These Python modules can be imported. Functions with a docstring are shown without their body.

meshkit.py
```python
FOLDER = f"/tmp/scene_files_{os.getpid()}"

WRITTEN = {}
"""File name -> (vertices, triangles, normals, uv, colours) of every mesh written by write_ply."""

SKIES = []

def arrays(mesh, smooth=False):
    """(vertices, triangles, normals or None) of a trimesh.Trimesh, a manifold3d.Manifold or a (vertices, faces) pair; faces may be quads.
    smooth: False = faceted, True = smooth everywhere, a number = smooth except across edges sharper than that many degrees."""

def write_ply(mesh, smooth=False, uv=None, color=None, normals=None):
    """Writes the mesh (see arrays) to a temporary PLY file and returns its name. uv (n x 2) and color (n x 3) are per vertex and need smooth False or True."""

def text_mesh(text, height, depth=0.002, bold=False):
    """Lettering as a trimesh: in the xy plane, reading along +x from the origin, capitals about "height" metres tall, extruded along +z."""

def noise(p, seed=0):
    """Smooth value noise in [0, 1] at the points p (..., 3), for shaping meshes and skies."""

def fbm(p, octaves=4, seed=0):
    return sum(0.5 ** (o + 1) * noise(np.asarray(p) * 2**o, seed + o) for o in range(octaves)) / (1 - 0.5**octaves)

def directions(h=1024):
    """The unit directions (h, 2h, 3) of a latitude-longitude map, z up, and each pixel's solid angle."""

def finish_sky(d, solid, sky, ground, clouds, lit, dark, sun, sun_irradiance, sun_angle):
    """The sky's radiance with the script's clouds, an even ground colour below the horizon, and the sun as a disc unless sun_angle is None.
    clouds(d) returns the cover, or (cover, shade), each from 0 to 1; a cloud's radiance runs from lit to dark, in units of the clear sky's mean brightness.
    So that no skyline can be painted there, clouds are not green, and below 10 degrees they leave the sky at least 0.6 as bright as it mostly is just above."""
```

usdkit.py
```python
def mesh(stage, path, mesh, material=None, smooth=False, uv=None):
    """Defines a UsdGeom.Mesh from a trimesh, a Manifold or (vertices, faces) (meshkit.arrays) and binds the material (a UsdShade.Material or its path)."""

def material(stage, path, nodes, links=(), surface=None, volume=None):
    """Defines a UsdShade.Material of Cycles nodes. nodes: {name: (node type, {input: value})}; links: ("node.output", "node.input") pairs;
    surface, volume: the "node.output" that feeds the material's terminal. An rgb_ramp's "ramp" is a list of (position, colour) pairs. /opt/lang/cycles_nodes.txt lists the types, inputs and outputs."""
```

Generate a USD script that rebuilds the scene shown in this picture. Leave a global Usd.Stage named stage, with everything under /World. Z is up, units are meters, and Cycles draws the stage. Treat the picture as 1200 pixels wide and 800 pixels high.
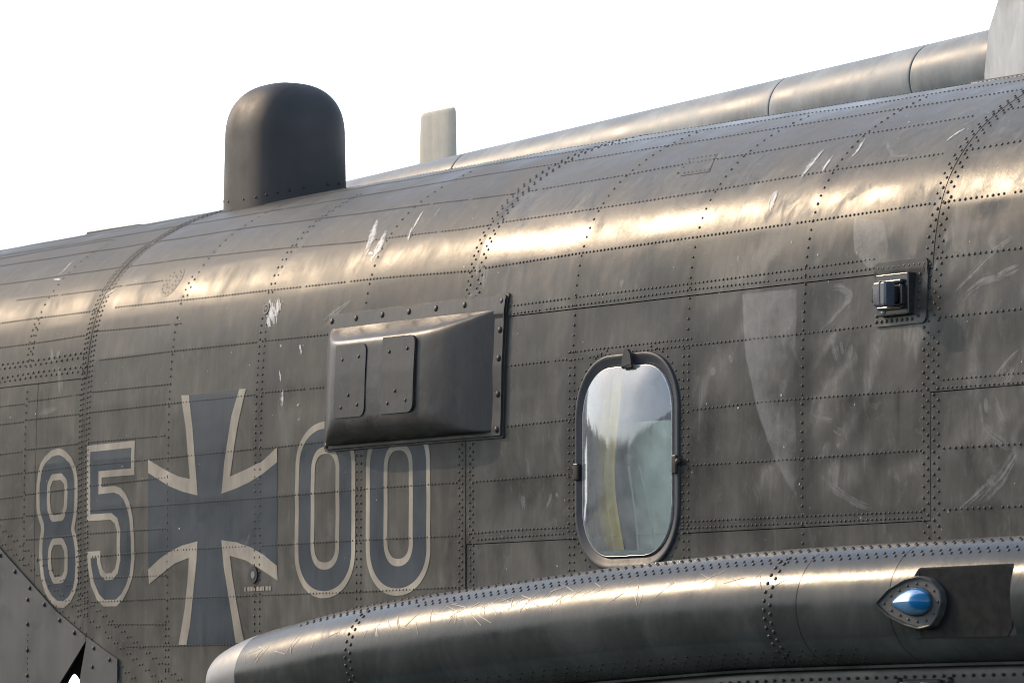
import math, random
import numpy as np
import trimesh
import shapely
import shapely.affinity
from shapely.geometry import Polygon, Point, LineString, box as sbox
import manifold3d as m3
import usdkit, meshkit
from pxr import Usd, UsdGeom, UsdLux, UsdShade, Gf, Sdf

stage = Usd.Stage.CreateInMemory()
UsdGeom.SetStageUpAxis(stage, UsdGeom.Tokens.z)
UsdGeom.SetStageMetersPerUnit(stage, 1.0)
world = UsdGeom.Xform.Define(stage, "/World")
UsdGeom.Scope.Define(stage, "/World/Looks")
RNG = np.random.default_rng(7)

# ---------------------------------------------------------------- camera, sky, sun, exposure
EXPOSURE = 0.82
SUN = np.array([-0.79, -0.31, 0.47]); SUN /= np.linalg.norm(SUN)
SKY_STRENGTH = 0.15
SUN_INTENSITY = 0.5
CAM = np.array([16.7309, -9.8716, 1.5973])
YAW, PITCH = math.radians(33.7358), math.radians(4.1031)
fh = np.array([-math.cos(YAW), math.sin(YAW), 0.0]); up = np.array([0, 0, 1.0])
right = np.array([math.sin(YAW), math.cos(YAW), 0.0])
fwd = fh * math.cos(PITCH) + up * math.sin(PITCH)
cup = -fh * math.sin(PITCH) + up * math.cos(PITCH)
cam = UsdGeom.Camera.Define(stage, "/World/camera")
cam.CreateHorizontalApertureAttr(22.2); cam.CreateVerticalApertureAttr(22.2 * 682 / 1024)
cam.CreateFocalLengthAttr(22.2 * 6273 / 1200.0)
cam.CreateClippingRangeAttr(Gf.Vec2f(0.1, 5000))
cam.CreateFStopAttr(9.0); cam.CreateFocusDistanceAttr(17.5)
cam.CreateExposureAttr(EXPOSURE)
M = Gf.Matrix4d(*[float(x) for r in ((*right, 0), (*cup, 0), (*(-fwd), 0), (*CAM, 1)) for x in r])
cam.AddTransformOp().Set(M)

skymat = usdkit.material(stage, "/World/Looks/sky_material", {
    "tc": ("texture_coordinate", {}),
    "sky": ("sky_texture", {"sky_type": "single_scattering", "sun_disc": False,
            "sun_elevation": math.asin(SUN[2]), "sun_rotation": math.atan2(SUN[0], SUN[1]),
            "aerosol_density": 1.2}),
    "xyz": ("separate_xyz", {}),
    "e": ("math", {"math_type": "multiply", "value2": -3.6}), "ex": ("math", {"math_type": "exponent"}),
    "cl": ("clamp", {"min": 0.0, "max": 1.0}),
    "map": ("mapping", {"scale": (1.0, 1.0, 2.4)}),
    "n": ("noise_texture", {"scale": 1.6, "detail": 6.0, "roughness": 0.55}),
    "r": ("map_range", {"from_min": 0.40, "from_max": 0.72, "to_min": 0.02, "to_max": 0.3, "clamp": True}),
    "mxx": ("math", {"math_type": "maximum"}),
    "mx": ("mix_color", {"b": (9.2, 9.6, 10.2), "use_clamp": False}),
    "bg": ("background_shader", {"strength": SKY_STRENGTH}),
}, [("tc.generated", "map.vector"), ("map.vector", "n.vector"), ("n.fac", "r.value"), ("tc.generated", "xyz.vector"), ("xyz.z", "e.value1"), ("e.value", "ex.value1"), ("ex.value", "cl.value"), ("cl.result", "mxx.value1"), ("r.result", "mxx.value2"), ("mxx.value", "mx.fac"),
    ("sky.color", "mx.a"), ("mx.result", "bg.color")], surface="bg.background")
dome = UsdLux.DomeLight.Define(stage, "/World/sky")
dome.CreateIntensityAttr(1.0)
UsdShade.MaterialBindingAPI.Apply(dome.GetPrim()).Bind(skymat)
sun = UsdLux.DistantLight.Define(stage, "/World/sun")
sun.CreateIntensityAttr(SUN_INTENSITY); sun.CreateAngleAttr(0.53); sun.CreateNormalizeAttr(True)
sun.CreateColorAttr(Gf.Vec3f(1.0, 0.75, 0.49))
zax = SUN; xax = np.cross(up, zax); xax /= np.linalg.norm(xax); yax = np.cross(zax, xax)
sun.AddTransformOp().Set(Gf.Matrix4d(*[float(x) for r in ((*xax, 0), (*yax, 0), (*zax, 0), (0, 0, 50, 1)) for x in r]))

# ---------------------------------------------------------------- materials
def mat(name, nodes, links, surface="p.BSDF"):
    return usdkit.material(stage, "/World/Looks/" + name, nodes, links, surface=surface)

def plain(name, color, rough=0.5, metallic=0.0, spec=0.5, var=0.25, scale=25.0, bump=0.0, coat=0.0):
    c = np.array(color, float)
    nodes = {"g": ("geometry", {}), "n": ("noise_texture", {"scale": scale, "detail": 5.0, "roughness": 0.6}),
             "r": ("rgb_ramp", {"ramp": [(0.25, tuple(c * (1 - var))), (0.75, tuple(np.minimum(c * (1 + var), 1)))]}),
             "rr": ("map_range", {"from_min": 0.3, "from_max": 0.7, "to_min": max(rough - 0.08, 0.02), "to_max": min(rough + 0.1, 1), "clamp": True}),
             "p": ("principled_bsdf", {"metallic": metallic, "specular_ior_level": spec, "coat_weight": coat})}
    links = [("g.position", "n.vector"), ("n.fac", "r.fac"), ("r.color", "p.base_color"), ("n.fac", "rr.value"), ("rr.result", "p.roughness")]
    if bump:
        nodes["b"] = ("bump", {"strength": 1.0, "distance": bump}); links += [("n.fac", "b.height"), ("b.normal", "p.normal")]
    return mat(name, nodes, links)

def paint(name, base, worn, rough=0.36, grime=0.5, metallic=0.0, streak=1.0, spec=0.5, coat=0.0):
    """Weathered semi-gloss aircraft paint: blotches, vertical rain streaks, scuffs, fine orange peel."""
    b = np.array(base, float); w = np.array(worn, float)
    nodes = {"g": ("geometry", {}),
        "m1": ("mapping", {"scale": (1.6, 1.6, 1.0)}),
        "n1": ("noise_texture", {"scale": 2.6, "detail": 7.0, "roughness": 0.62, "distortion": 0.4}),
        "m2": ("mapping", {"scale": (26.0, 26.0, 1.1)}),
        "n2": ("noise_texture", {"scale": 1.0, "detail": 4.0, "roughness": 0.6}),
        "n3": ("noise_texture", {"scale": 38.0, "detail": 4.0, "roughness": 0.65}),
        "m4": ("mapping", {"scale": (5.0, 5.0, 2.2), "rotation": (0.0, 0.6, 0.0)}),
        "n4": ("noise_texture", {"scale": 3.0, "detail": 9.0, "roughness": 0.75, "distortion": 1.4}),
        "c1": ("rgb_ramp", {"ramp": [(0.28, tuple(b * 0.6)), (0.5, tuple(b)), (0.70, tuple(b * 1.55 + 0.003))]}),
        "s2": ("map_range", {"from_min": 0.3, "from_max": 0.75, "to_min": 1.0 - 0.14 * streak, "to_max": 1.0 + 0.16 * streak, "clamp": True}),
        "mul": ("mix", {"mix_type": "multiply", "fac": 1.0}),
        "w4": ("map_range", {"from_min": 0.55, "from_max": 0.80, "to_min": 0.0, "to_max": grime, "clamp": True}),
        "mx": ("mix", {"mix_type": "mix", "color2": tuple(w)}),
        "r1": ("map_range", {"from_min": 0.3, "from_max": 0.7, "to_min": rough - 0.07, "to_max": rough + 0.16, "clamp": True}),
        "r2": ("math", {"math_type": "multiply_add", "value2": 0.25}),
        "b1": ("bump", {"strength": 0.5, "distance": 0.0012}),
        "b2": ("bump", {"strength": 0.5, "distance": 0.0006}),
        "wa": ("attribute", {"attribute": "wear"}),
        "wp": ("math", {"math_type": "maximum", "value2": 0.0}), "wn": ("math", {"math_type": "minimum", "value2": 0.0}),
        "wk": ("map_range", {"from_min": 0.32, "from_max": 0.62, "to_min": 0.1, "to_max": 1.0, "clamp": True}),
        "wq": ("math", {"math_type": "multiply"}), "ws": ("math", {"math_type": "add", "use_clamp": True}),
        "wd": ("math", {"math_type": "multiply_add", "value2": 0.62, "value3": 1.0}),
        "mul2": ("mix", {"mix_type": "multiply", "fac": 1.0}),
        "p": ("principled_bsdf", {"metallic": metallic, "specular_ior_level": spec, "coat_weight": coat, "coat_roughness": 0.17})}
    links = [("wa.fac", "wp.value1"), ("wa.fac", "wn.value1"), ("n4.fac", "wk.value"), ("wp.value", "wq.value1"), ("wk.result", "wq.value2"),
        ("w4.result", "ws.value1"), ("wq.value", "ws.value2"), ("wn.value", "wd.value1"), ("mul.color", "mul2.color1"), ("wd.value", "mul2.color2"),
        ("g.position", "m1.vector"), ("m1.vector", "n1.vector"), ("g.position", "m2.vector"), ("m2.vector", "n2.vector"),
        ("g.position", "n3.vector"), ("g.position", "m4.vector"), ("m4.vector", "n4.vector"),
        ("n1.fac", "c1.fac"), ("n2.fac", "s2.value"), ("c1.color", "mul.color1"), ("s2.result", "mul.color2"),
        ("n4.fac", "w4.value"), ("ws.value", "mx.fac"), ("mul2.color", "mx.color1"), ("mx.color", "p.base_color"),
        ("n1.fac", "r1.value"), ("ws.value", "r2.value1"), ("r1.result", "r2.value3"), ("r2.value", "p.roughness"),
        ("n3.fac", "b2.height"), ("n2.fac", "b1.height"), ("b1.normal", "b2.normal"), ("b2.normal", "p.normal")]
    return mat(name, nodes, links)

SKIN_AFT = paint("weathered_grey_paint_aft", (0.067, 0.064, 0.056), (0.150, 0.146, 0.136), rough=0.42, spec=0.09)
SKIN_MID = paint("weathered_grey_paint_middle", (0.063, 0.0605, 0.053), (0.150, 0.146, 0.136), rough=0.36, spec=0.105)
SKIN = paint("weathered_grey_paint", (0.059, 0.0565, 0.0495), (0.150, 0.146, 0.135), rough=0.28, spec=0.13)
SKIN_ALT = paint("weathered_grey_paint_forward", (0.051, 0.050, 0.0445), (0.150, 0.148, 0.14), rough=0.27, grime=0.6, spec=0.13)
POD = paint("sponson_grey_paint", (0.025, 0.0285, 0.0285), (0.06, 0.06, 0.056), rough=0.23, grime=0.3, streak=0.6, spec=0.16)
BOXP = paint("dark_housing_paint", (0.020, 0.0192, 0.0185), (0.06, 0.057, 0.053), rough=0.32, grime=0.8, spec=0.25)
FAIR = paint("blue_grey_fairing_paint", (0.022, 0.025, 0.027), (0.042, 0.044, 0.045), rough=0.42, grime=0.35)
BLUE = paint("faded_blue_marking", (0.015, 0.0245, 0.035), (0.034, 0.043, 0.055), rough=0.36, grime=0.5, streak=0.7, spec=0.18)
TAN = paint("faded_tan_marking", (0.225, 0.202, 0.165), (0.16, 0.145, 0.12), rough=0.42, grime=0.35, streak=0.6, spec=0.2)
RIVET = plain("dark_rivet_paint", (0.026, 0.0248, 0.0225), rough=0.5, spec=0.28)
RIVETP = plain("sponson_rivet_paint", (0.014, 0.014, 0.015), rough=0.5, spec=0.3)
BOLT = plain("dark_bolt", (0.008, 0.008, 0.008), rough=0.5, spec=0.3)
RADOME = plain("black_radome_rubber", (0.014, 0.0148, 0.0165), rough=0.58, spec=0.35, var=0.2, scale=9.0, bump=0.0006)
TUBE = paint("pale_grey_cover_paint", (0.20, 0.212, 0.212), (0.29, 0.295, 0.29), rough=0.42, spec=0.2, grime=0.6, streak=0.3)
BEIGE = paint("beige_composite", (0.38, 0.365, 0.31), (0.45, 0.43, 0.37), rough=0.55, grime=0.5)
PYLON = paint("pale_green_grey_paint", (0.30, 0.315, 0.31), (0.36, 0.365, 0.35), rough=0.45, grime=0.5)
BARE = plain("brushed_bare_metal", (0.12, 0.126, 0.13), rough=0.45, metallic=0.0, var=0.12, scale=40)
SEAL = plain("grey_window_rubber", (0.022, 0.027, 0.035), rough=0.5, spec=0.3)
TRIM = plain("polished_edge", (0.45, 0.45, 0.45), rough=0.3, metallic=0.6, var=0.1)
RECESS_SHADE = plain("recess_shade_black", (0.010, 0.0105, 0.011), rough=0.3, spec=0.1, var=0.05)  # near-black that paints the shade of the lamp recess
GLOSSBLACK = plain("gloss_black_frame", (0.010, 0.010, 0.011), rough=0.22, spec=0.5)
BLACK = plain("black_rubber_and_shade", (0.008, 0.008, 0.008), rough=0.7)  # also colours the sheet that stands for shade in the rear gap
INSIDE = plain("cabin_dark_lining", (0.05, 0.052, 0.05), rough=0.8)
LINING = plain("cabin_green_lining", (0.62, 0.68, 0.55), rough=0.8, var=0.1)
CURTAIN = plain("ochre_webbing", (0.85, 0.60, 0.11), rough=0.85, var=0.2)
SILL = plain("pale_sill", (0.55, 0.56, 0.5), rough=0.6, var=0.1)
SLATE = plain("slate_lamp_face", (0.028, 0.037, 0.052), rough=0.3, coat=0.3)
GRASS = plain("grass_field", (0.035, 0.042, 0.02), rough=0.95, var=0.4, scale=0.6)
PANE = mat("acrylic_pane", {"f": ("fresnel", {"IOR": 1.5}), "t": ("transparent_bsdf", {"color": (0.9, 0.93, 0.9)}),
    "g": ("glossy_bsdf", {"roughness": 0.09, "color": (0.92, 0.96, 1.0)}), "m": ("mix_closure", {}), "d": ("diffuse_bsdf", {"color": (0.42, 0.45, 0.48)}), "m2": ("mix_closure", {}),
    "ge": ("geometry", {}), "n": ("noise_texture", {"scale": 9.0, "detail": 6.0, "roughness": 0.65}),
    "dr": ("map_range", {"from_min": 0.3, "from_max": 0.75, "to_min": 0.06, "to_max": 0.24, "clamp": True}),
    "a": ("math", {"math_type": "multiply_add", "value2": 1.35, "value3": 0.02, "use_clamp": True})},
    [("f.fac", "a.value1"), ("a.value", "m.fac"), ("t.BSDF", "m2.closure1"), ("d.BSDF", "m2.closure2"), ("ge.position", "n.vector"), ("n.fac", "dr.value"), ("dr.result", "m2.fac"),
     ("m2.closure", "m.closure1"), ("g.BSDF", "m.closure2")], surface="m.closure")
LENS = mat("blue_lens_glass", {"p": ("principled_bsdf", {"base_color": (0.003, 0.14, 0.34), "transmission_weight": 0.35, "roughness": 0.06, "ior": 1.4})}, [])

def smear_mat(name, color, cover, rough=0.55, fine=45.0, opacity=1.0, soft=0.2):
    """Paint rubbed or splashed on: streaks run along each stroke and break up at its ends (cover, along and across are stored on the mesh)."""
    return mat(name, {"g": ("geometry", {}), "a": ("attribute", {"attribute": "cover"}), "al": ("attribute", {"attribute": "along"}), "ac": ("attribute", {"attribute": "across"}),
        "v": ("combine_xyz", {}), "n": ("noise_texture", {"scale": 1.0, "detail": 5.0, "roughness": 0.65}),
        "n2": ("noise_texture", {"scale": fine, "detail": 5.0, "roughness": 0.65}),
        "mx": ("mix_float", {"fac": 0.4}),
        "s": ("math", {"math_type": "multiply_add", "value2": 0.48, "value3": cover}), "r": ("math", {"math_type": "subtract"}),
        "k": ("map_range", {"from_min": 0.0, "from_max": soft, "to_min": 0.0, "to_max": opacity, "clamp": True}),
        "d": ("principled_bsdf", {"base_color": color, "roughness": rough}), "t": ("transparent_bsdf", {"color": (1, 1, 1)}), "x": ("mix_closure", {})},
        [("al.fac", "v.x"), ("ac.fac", "v.y"), ("v.vector", "n.vector"), ("g.position", "n2.vector"), ("n.fac", "mx.a"), ("n2.fac", "mx.b"),
         ("a.fac", "s.value1"), ("s.value", "r.value1"), ("mx.result", "r.value2"),
         ("r.value", "k.value"), ("k.result", "x.fac"), ("t.BSDF", "x.closure1"), ("d.BSDF", "x.closure2")], surface="x.closure")
WHITE_SMEAR = smear_mat("white_smear", (0.45, 0.45, 0.45), 0.13, fine=60.0, soft=0.15)
FAINT_SMEAR = smear_mat("chalk_smear", (0.12, 0.115, 0.105), 0.14, fine=25.0, opacity=0.5, soft=0.35)
RUB = smear_mat("rubbed_paint", (0.088, 0.086, 0.08), 0.30, rough=0.5, fine=7.0, opacity=0.85, soft=0.5)
HAZE_SMEAR = smear_mat("wiped_dust", (0.10, 0.096, 0.086), 0.16, fine=16.0, opacity=0.4, soft=0.45)
GRIME = smear_mat("dark_grime", (0.010, 0.009, 0.008), 0.06, rough=0.5, fine=20.0, opacity=0.6, soft=0.5)
PALE = plain("pale_cabin_wall", (0.55, 0.6, 0.66), rough=0.8, var=0.1)
STRAP = plain("pale_webbing_strap", (0.5, 0.54, 0.54), rough=0.8, var=0.1)
ADDED_WOOD = plain("added_tree_green", (0.030, 0.040, 0.026), rough=0.95, var=0.5, scale=0.5)  # for the unseen wood added for its dark reflection
SEALANT = plain("dark_sealant", (0.012, 0.012, 0.011), rough=0.6)

# ---------------------------------------------------------------- prim helpers
USED = {}
def path_for(parent, name):
    base = parent + "/" + name
    n = USED.get(base, 0); USED[base] = n + 1
    return base if n == 0 else f"{base}_{n:03d}"

def thing(name, label, cat, kind=None):
    p = path_for("/World", name)
    x = UsdGeom.Xform.Define(stage, p).GetPrim()
    x.SetCustomDataByKey("label", label); x.SetCustomDataByKey("category", cat)
    if kind: x.SetCustomDataByKey("kind", kind)
    return p

def part(parent, name, mesh, m, smooth=30, label=None, kind=None):
    p = path_for(parent, name)
    g = usdkit.mesh(stage, p, mesh, m, smooth=smooth)
    if label: g.GetPrim().SetCustomDataByKey("label", label)
    if kind: g.GetPrim().SetCustomDataByKey("kind", kind)
    return p

def cover_attr(path, values, along=None, across=None):
    api = UsdGeom.PrimvarsAPI(stage.GetPrimAtPath(path))
    for n, a in (("cover", values), ("along", along), ("across", across)):
        a = np.zeros(len(values)) if a is None else a
        api.CreatePrimvar(n, Sdf.ValueTypeNames.FloatArray, "vertex").Set([float(v) for v in a])

cat = trimesh.util.concatenate
def grid_faces(nu, nv, keep=None):
    i, j = np.meshgrid(np.arange(nu - 1), np.arange(nv - 1), indexing="ij")
    a = (i * nv + j).ravel(); b = a + nv; c = b + 1; d = a + 1
    q = np.stack([a, b, c, d], 1)
    if keep is not None: q = q[keep.ravel()]
    return np.vstack([q[:, [0, 1, 2]], q[:, [0, 2, 3]]])

def rbox(lo, hi, r=0.004, seg=8):
    lo, hi = np.array(lo, float), np.array(hi, float)
    r = min(r, *(0.49 * (hi - lo)))
    s = m3.Manifold.sphere(r, seg)
    pts = [s.translate([float(x), float(y), float(z)]) for x in (lo[0] + r, hi[0] - r) for y in (lo[1] + r, hi[1] - r) for z in (lo[2] + r, hi[2] - r)]
    return tm(m3.Manifold.batch_hull(pts))

def tm(man):
    m = man.to_mesh()
    return trimesh.Trimesh(np.array(m.vert_properties[:, :3]), np.array(m.tri_verts), process=False)

# ---------------------------------------------------------------- ground
gx = np.array([[-700, -700, 0], [700, -700, 0], [700, 700, 0], [-700, 700, 0]], float)
g = usdkit.mesh(stage, "/World/ground", (gx, np.array([[0, 1, 2], [0, 2, 3]])), GRASS)
g.GetPrim().SetCustomDataByKey("kind", "structure")
g.GetPrim().SetCustomDataByKey("label", "flat grass airfield under the helicopter")
g.GetPrim().SetCustomDataByKey("category", "ground")
dome.GetPrim().SetCustomDataByKey("kind", "structure")

# ---------------------------------------------------------------- fuselage surface: x along the hull, s along the section (s = height on the flat side)
YC = 1.35                                                            # the hull's middle plane
RAW = np.array([(0.30, 0.9), (0.12, 1.0), (0.03, 1.15), (0, 1.4), (0, 2.3), (0.0005, 2.55), (0.004, 2.75), (0.012, 2.90), (0.025, 3.04), (0.045, 3.14),
    (0.08, 3.235), (0.12, 3.297), (0.17, 3.357), (0.23, 3.413), (0.30, 3.462), (0.37, 3.503), (0.45, 3.543), (0.54, 3.578), (0.65, 3.610), (0.8, 3.640), (1.0, 3.662), (1.35, 3.672)])
from scipy.interpolate import PchipInterpolator
from scipy.ndimage import gaussian_filter1d
_d = np.r_[0, np.cumsum(np.linalg.norm(np.diff(RAW, axis=0), axis=1))]
_dd = np.linspace(0, _d[-1], 1500); _P = PchipInterpolator(_d, RAW)(_dd)
_P2 = gaussian_filter1d(_P, 14, axis=0, mode="nearest")
PROF = np.where(((_dd > 0.3) & (_dd < _d[-1] - 0.1))[:, None], _P2, _P)
PROF = gaussian_filter1d(PROF, 6, axis=0, mode="nearest"); PROF[-1] = RAW[-1]; PROF[0] = RAW[0]
_arc = np.r_[0, np.cumsum(np.linalg.norm(np.diff(PROF, axis=0), axis=1))]
_k = np.argmin(abs(PROF[:700, 1] - 2.2)); SS = _arc - _arc[_k] + PROF[_k, 1]
SMAX = float(SS[-1])
_T = np.gradient(PROF, SS, axis=0); _T /= np.linalg.norm(_T, axis=1)[:, None]
NRM = np.stack([-_T[:, 1], _T[:, 0]], 1)                              # outward (y, z)
FRAMES = [-5.2, -4.6, -3.95, -3.3, -2.68, -2.05, -1.432, -0.963, -0.33, 0.31, 0.99, 1.669, 2.30, 2.94, 3.554, 4.19, 4.83, 5.46, 6.1, 6.75, 7.4, 8.0]
STRING = [1.2, 1.53, 1.70, 1.885, 2.06, 2.24, 2.417, 2.595, 2.80, 2.985, 3.145, 3.325, 3.485, 3.70, 4.0, 4.3, SMAX + .01]
BAY = RNG.uniform(-1.0, 1.0, (len(FRAMES), len(STRING))) * 0.0013 - 0.0010
TILT_U = RNG.uniform(-1.0, 1.0, (len(FRAMES), len(STRING))) * 0.0017 + 0.0005
TILT_V = RNG.uniform(-1.0, 1.0, (len(FRAMES), len(STRING))) * 0.0012

def sheet_off(X, s):
    """How far the sheet at (X, s) stands proud at the lap joints."""
    return np.select([(X < -0.963) & (s > 2.914), X < -0.963, X < 1.669, (X < 4.19) & (s > 2.959), (X < 4.19) & (s > 2.205), X < 4.19, s > 2.587], [0.0022, 0.0, 0.001, 0.003, 0.0, -0.002, 0.002], -0.0005)

def disp(X, s):
    i = np.clip(np.searchsorted(FRAMES, X) - 1, 0, len(FRAMES) - 2); j = np.clip(np.searchsorted(STRING, s) - 1, 0, len(STRING) - 2)
    F, G = np.array(FRAMES), np.array(STRING)
    u = np.clip((X - F[i]) / (F[i + 1] - F[i]), 0, 1); v = np.clip((s - G[j]) / (G[j + 1] - G[j]), 0, 1)
    p = (np.sin(np.pi * u) * np.sin(np.pi * v)) ** 0.8
    dent = (meshkit.fbm(np.stack([X * 7, s * 9, 0 * X], -1), 3, 5) - 0.5) * 0.0022
    return p * (BAY[i, j] + TILT_U[i, j] * (2 * u - 1) + TILT_V[i, j] * (2 * v - 1) + dent) - 0.0007 * (np.sin(np.pi * u) ** 0.5 - 0.6) * (s > 2.7)

def surf(X, s, off=0.0, ripple=True):
    X, s = np.broadcast_arrays(np.asarray(X, float), np.asarray(s, float))
    y = np.interp(s, SS, PROF[:, 0]); z = np.interp(s, SS, PROF[:, 1])
    ny = np.interp(s, SS, NRM[:, 0]); nz = np.interp(s, SS, NRM[:, 1])
    t = np.clip((z - 2.7) / 0.7, 0, 1)
    z = z - 0.012 * np.maximum(0, 1.2 - X) * t * t * (3 - 2 * t)
    h = off + (disp(X, s) if ripple else 0.0)
    return np.stack([X, y + ny * h, z + nz * h], -1)

def normal(X, s):
    s = np.asarray(s, float); X = np.asarray(X, float)
    return np.stack([0 * X, np.interp(s, SS, NRM[:, 0]), np.interp(s, SS, NRM[:, 1])], -1)

def diag(X):                                                          # lower edge of the swept-up rear hull
    return np.interp(X, [-6, -3.2, -1.623, -1.156, -0.924, -0.683, -0.459, 8], [3.62, 3.02, 2.29, 2.031, 1.934, 1.845, 1.754, 1.754])

def lay(X, s, off=0.0):
    """A point off the skin, whichever sheet it is on."""
    X, s = np.broadcast_arrays(np.asarray(X, float), np.asarray(s, float))
    return surf(X, s, 0.0) + normal(X, s) * (off + sheet_off(X, s))[..., None]

HELI = thing("helicopter", "weathered dark grey military helicopter fuselage with a white outlined cross and digits 85 00", "helicopter")
UsdGeom.Xform(stage.GetPrimAtPath(HELI))

# where the paint is wiped or toned pale (+), grimy or darker (-): brush-like strokes on a grid over the hull side
WX, WS, WST = -1.9, 1.15, 0.006
WEAR = np.zeros((int(6.9 / WST), int(3.0 / WST)))
def wipe(pts, w, amt, hard=2.0):
    c = np.array(pts, float); L = np.r_[0, np.cumsum(np.linalg.norm(np.diff(c, axis=0), axis=1))]
    t = np.linspace(0, L[-1], max(int(L[-1] / (w * 0.3)), 3)); c = np.stack([np.interp(t, L, c[:, 0]), np.interp(t, L, c[:, 1])], 1); c = gaussian_filter1d(c, len(t) / 8, axis=0, mode="nearest")
    x0, x1 = int((c[:, 0].min() - 2 * w - WX) / WST), int((c[:, 0].max() + 2 * w - WX) / WST) + 1
    y0, y1 = int((c[:, 1].min() - 2 * w - WS) / WST), int((c[:, 1].max() + 2 * w - WS) / WST) + 1
    x0, y0 = max(x0, 0), max(y0, 0); x1, y1 = min(x1, WEAR.shape[0]), min(y1, WEAR.shape[1])
    if x1 <= x0 or y1 <= y0: return
    gx_, gy_ = np.meshgrid(WX + WST * np.arange(x0, x1), WS + WST * np.arange(y0, y1), indexing="ij")
    d = np.full(gx_.shape, 9.0); u = np.zeros(gx_.shape)
    for k, q in enumerate(c):
        e = np.hypot(gx_ - q[0], gy_ - q[1]); m_ = e < d; d[m_] = e[m_]; u[m_] = k / (len(c) - 1)
    f = np.exp(-(d / w) ** hard) * (0.35 + 0.65 * np.sin(np.pi * np.clip(u, 0.03, 0.97)) ** 0.7)
    f *= 0.4 + 0.9 * meshkit.noise(np.stack([gx_ * 40, gy_ * 22, 0 * gx_], -1), 4)
    WEAR[x0:x1, y0:y1] += amt * f
def wear_at(X, s):
    i = np.clip(((X - WX) / WST).astype(int), 0, WEAR.shape[0] - 1); j = np.clip(((s - WS) / WST).astype(int), 0, WEAR.shape[1] - 1)
    return np.clip(WEAR[i, j], -1, 1)
rw = np.random.default_rng(31)
def wipes(n, xr, sr, L, w, ang, amt):
    for k in range(n):
        x0, s0 = rw.uniform(*xr), rw.uniform(*sr); a = math.radians(rw.uniform(*ang)); l = rw.uniform(*L); bend = rw.uniform(-0.3, 0.3) * l
        wipe([(x0, s0), (x0 + l / 2 * math.cos(a) - bend * math.sin(a), s0 + l / 2 * math.sin(a) + bend * math.cos(a)), (x0 + l * math.cos(a), s0 + l * math.sin(a))], rw.uniform(*w), amt * rw.uniform(0.5, 1))
wipes(60, (3.0, 4.7), (2.25, 3.25), (0.08, 0.45), (0.012, 0.05), (15, 80), 1.0)
wipes(26, (3.2, 4.8), (2.3, 3.2), (0.05, 0.12), (0.03, 0.09), (0, 180), 0.9)
wipes(50, (-1.8, 4.6), (3.15, 3.6), (0.05, 0.25), (0.008, 0.03), (60, 100), 0.7)
wipes(60, (-1.5, 2.3), (2.0, 3.1), (0.04, 0.25), (0.008, 0.03), (75, 105), 0.5)
wipes(24, (2.0, 4.7), (2.05, 3.1), (0.1, 0.3), (0.06, 0.14), (60, 120), -0.55)
wipes(14, (-1.6, 2.0), (1.9, 3.0), (0.1, 0.4), (0.04, 0.10), (80, 100), -0.3)
for fx, s0, s1, wd in ((1.67, 1.95, 2.56, 0.06), (2.3, 2.1, 3.3, 0.045), (2.935, 2.2, 3.4, 0.05), (4.19, 2.0, 3.6, 0.07), (0.31, 2.0, 3.1, 0.035), (-0.965, 2.0, 3.6, 0.04), (1.67, 3.03, 3.7, 0.035), (3.554, 2.2, 3.5, 0.035), (0.99, 1.95, 2.5, 0.03)):
    wipe([(fx, s0), (fx, (s0 + s1) / 2), (fx, s1)], wd, -0.75)
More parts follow.
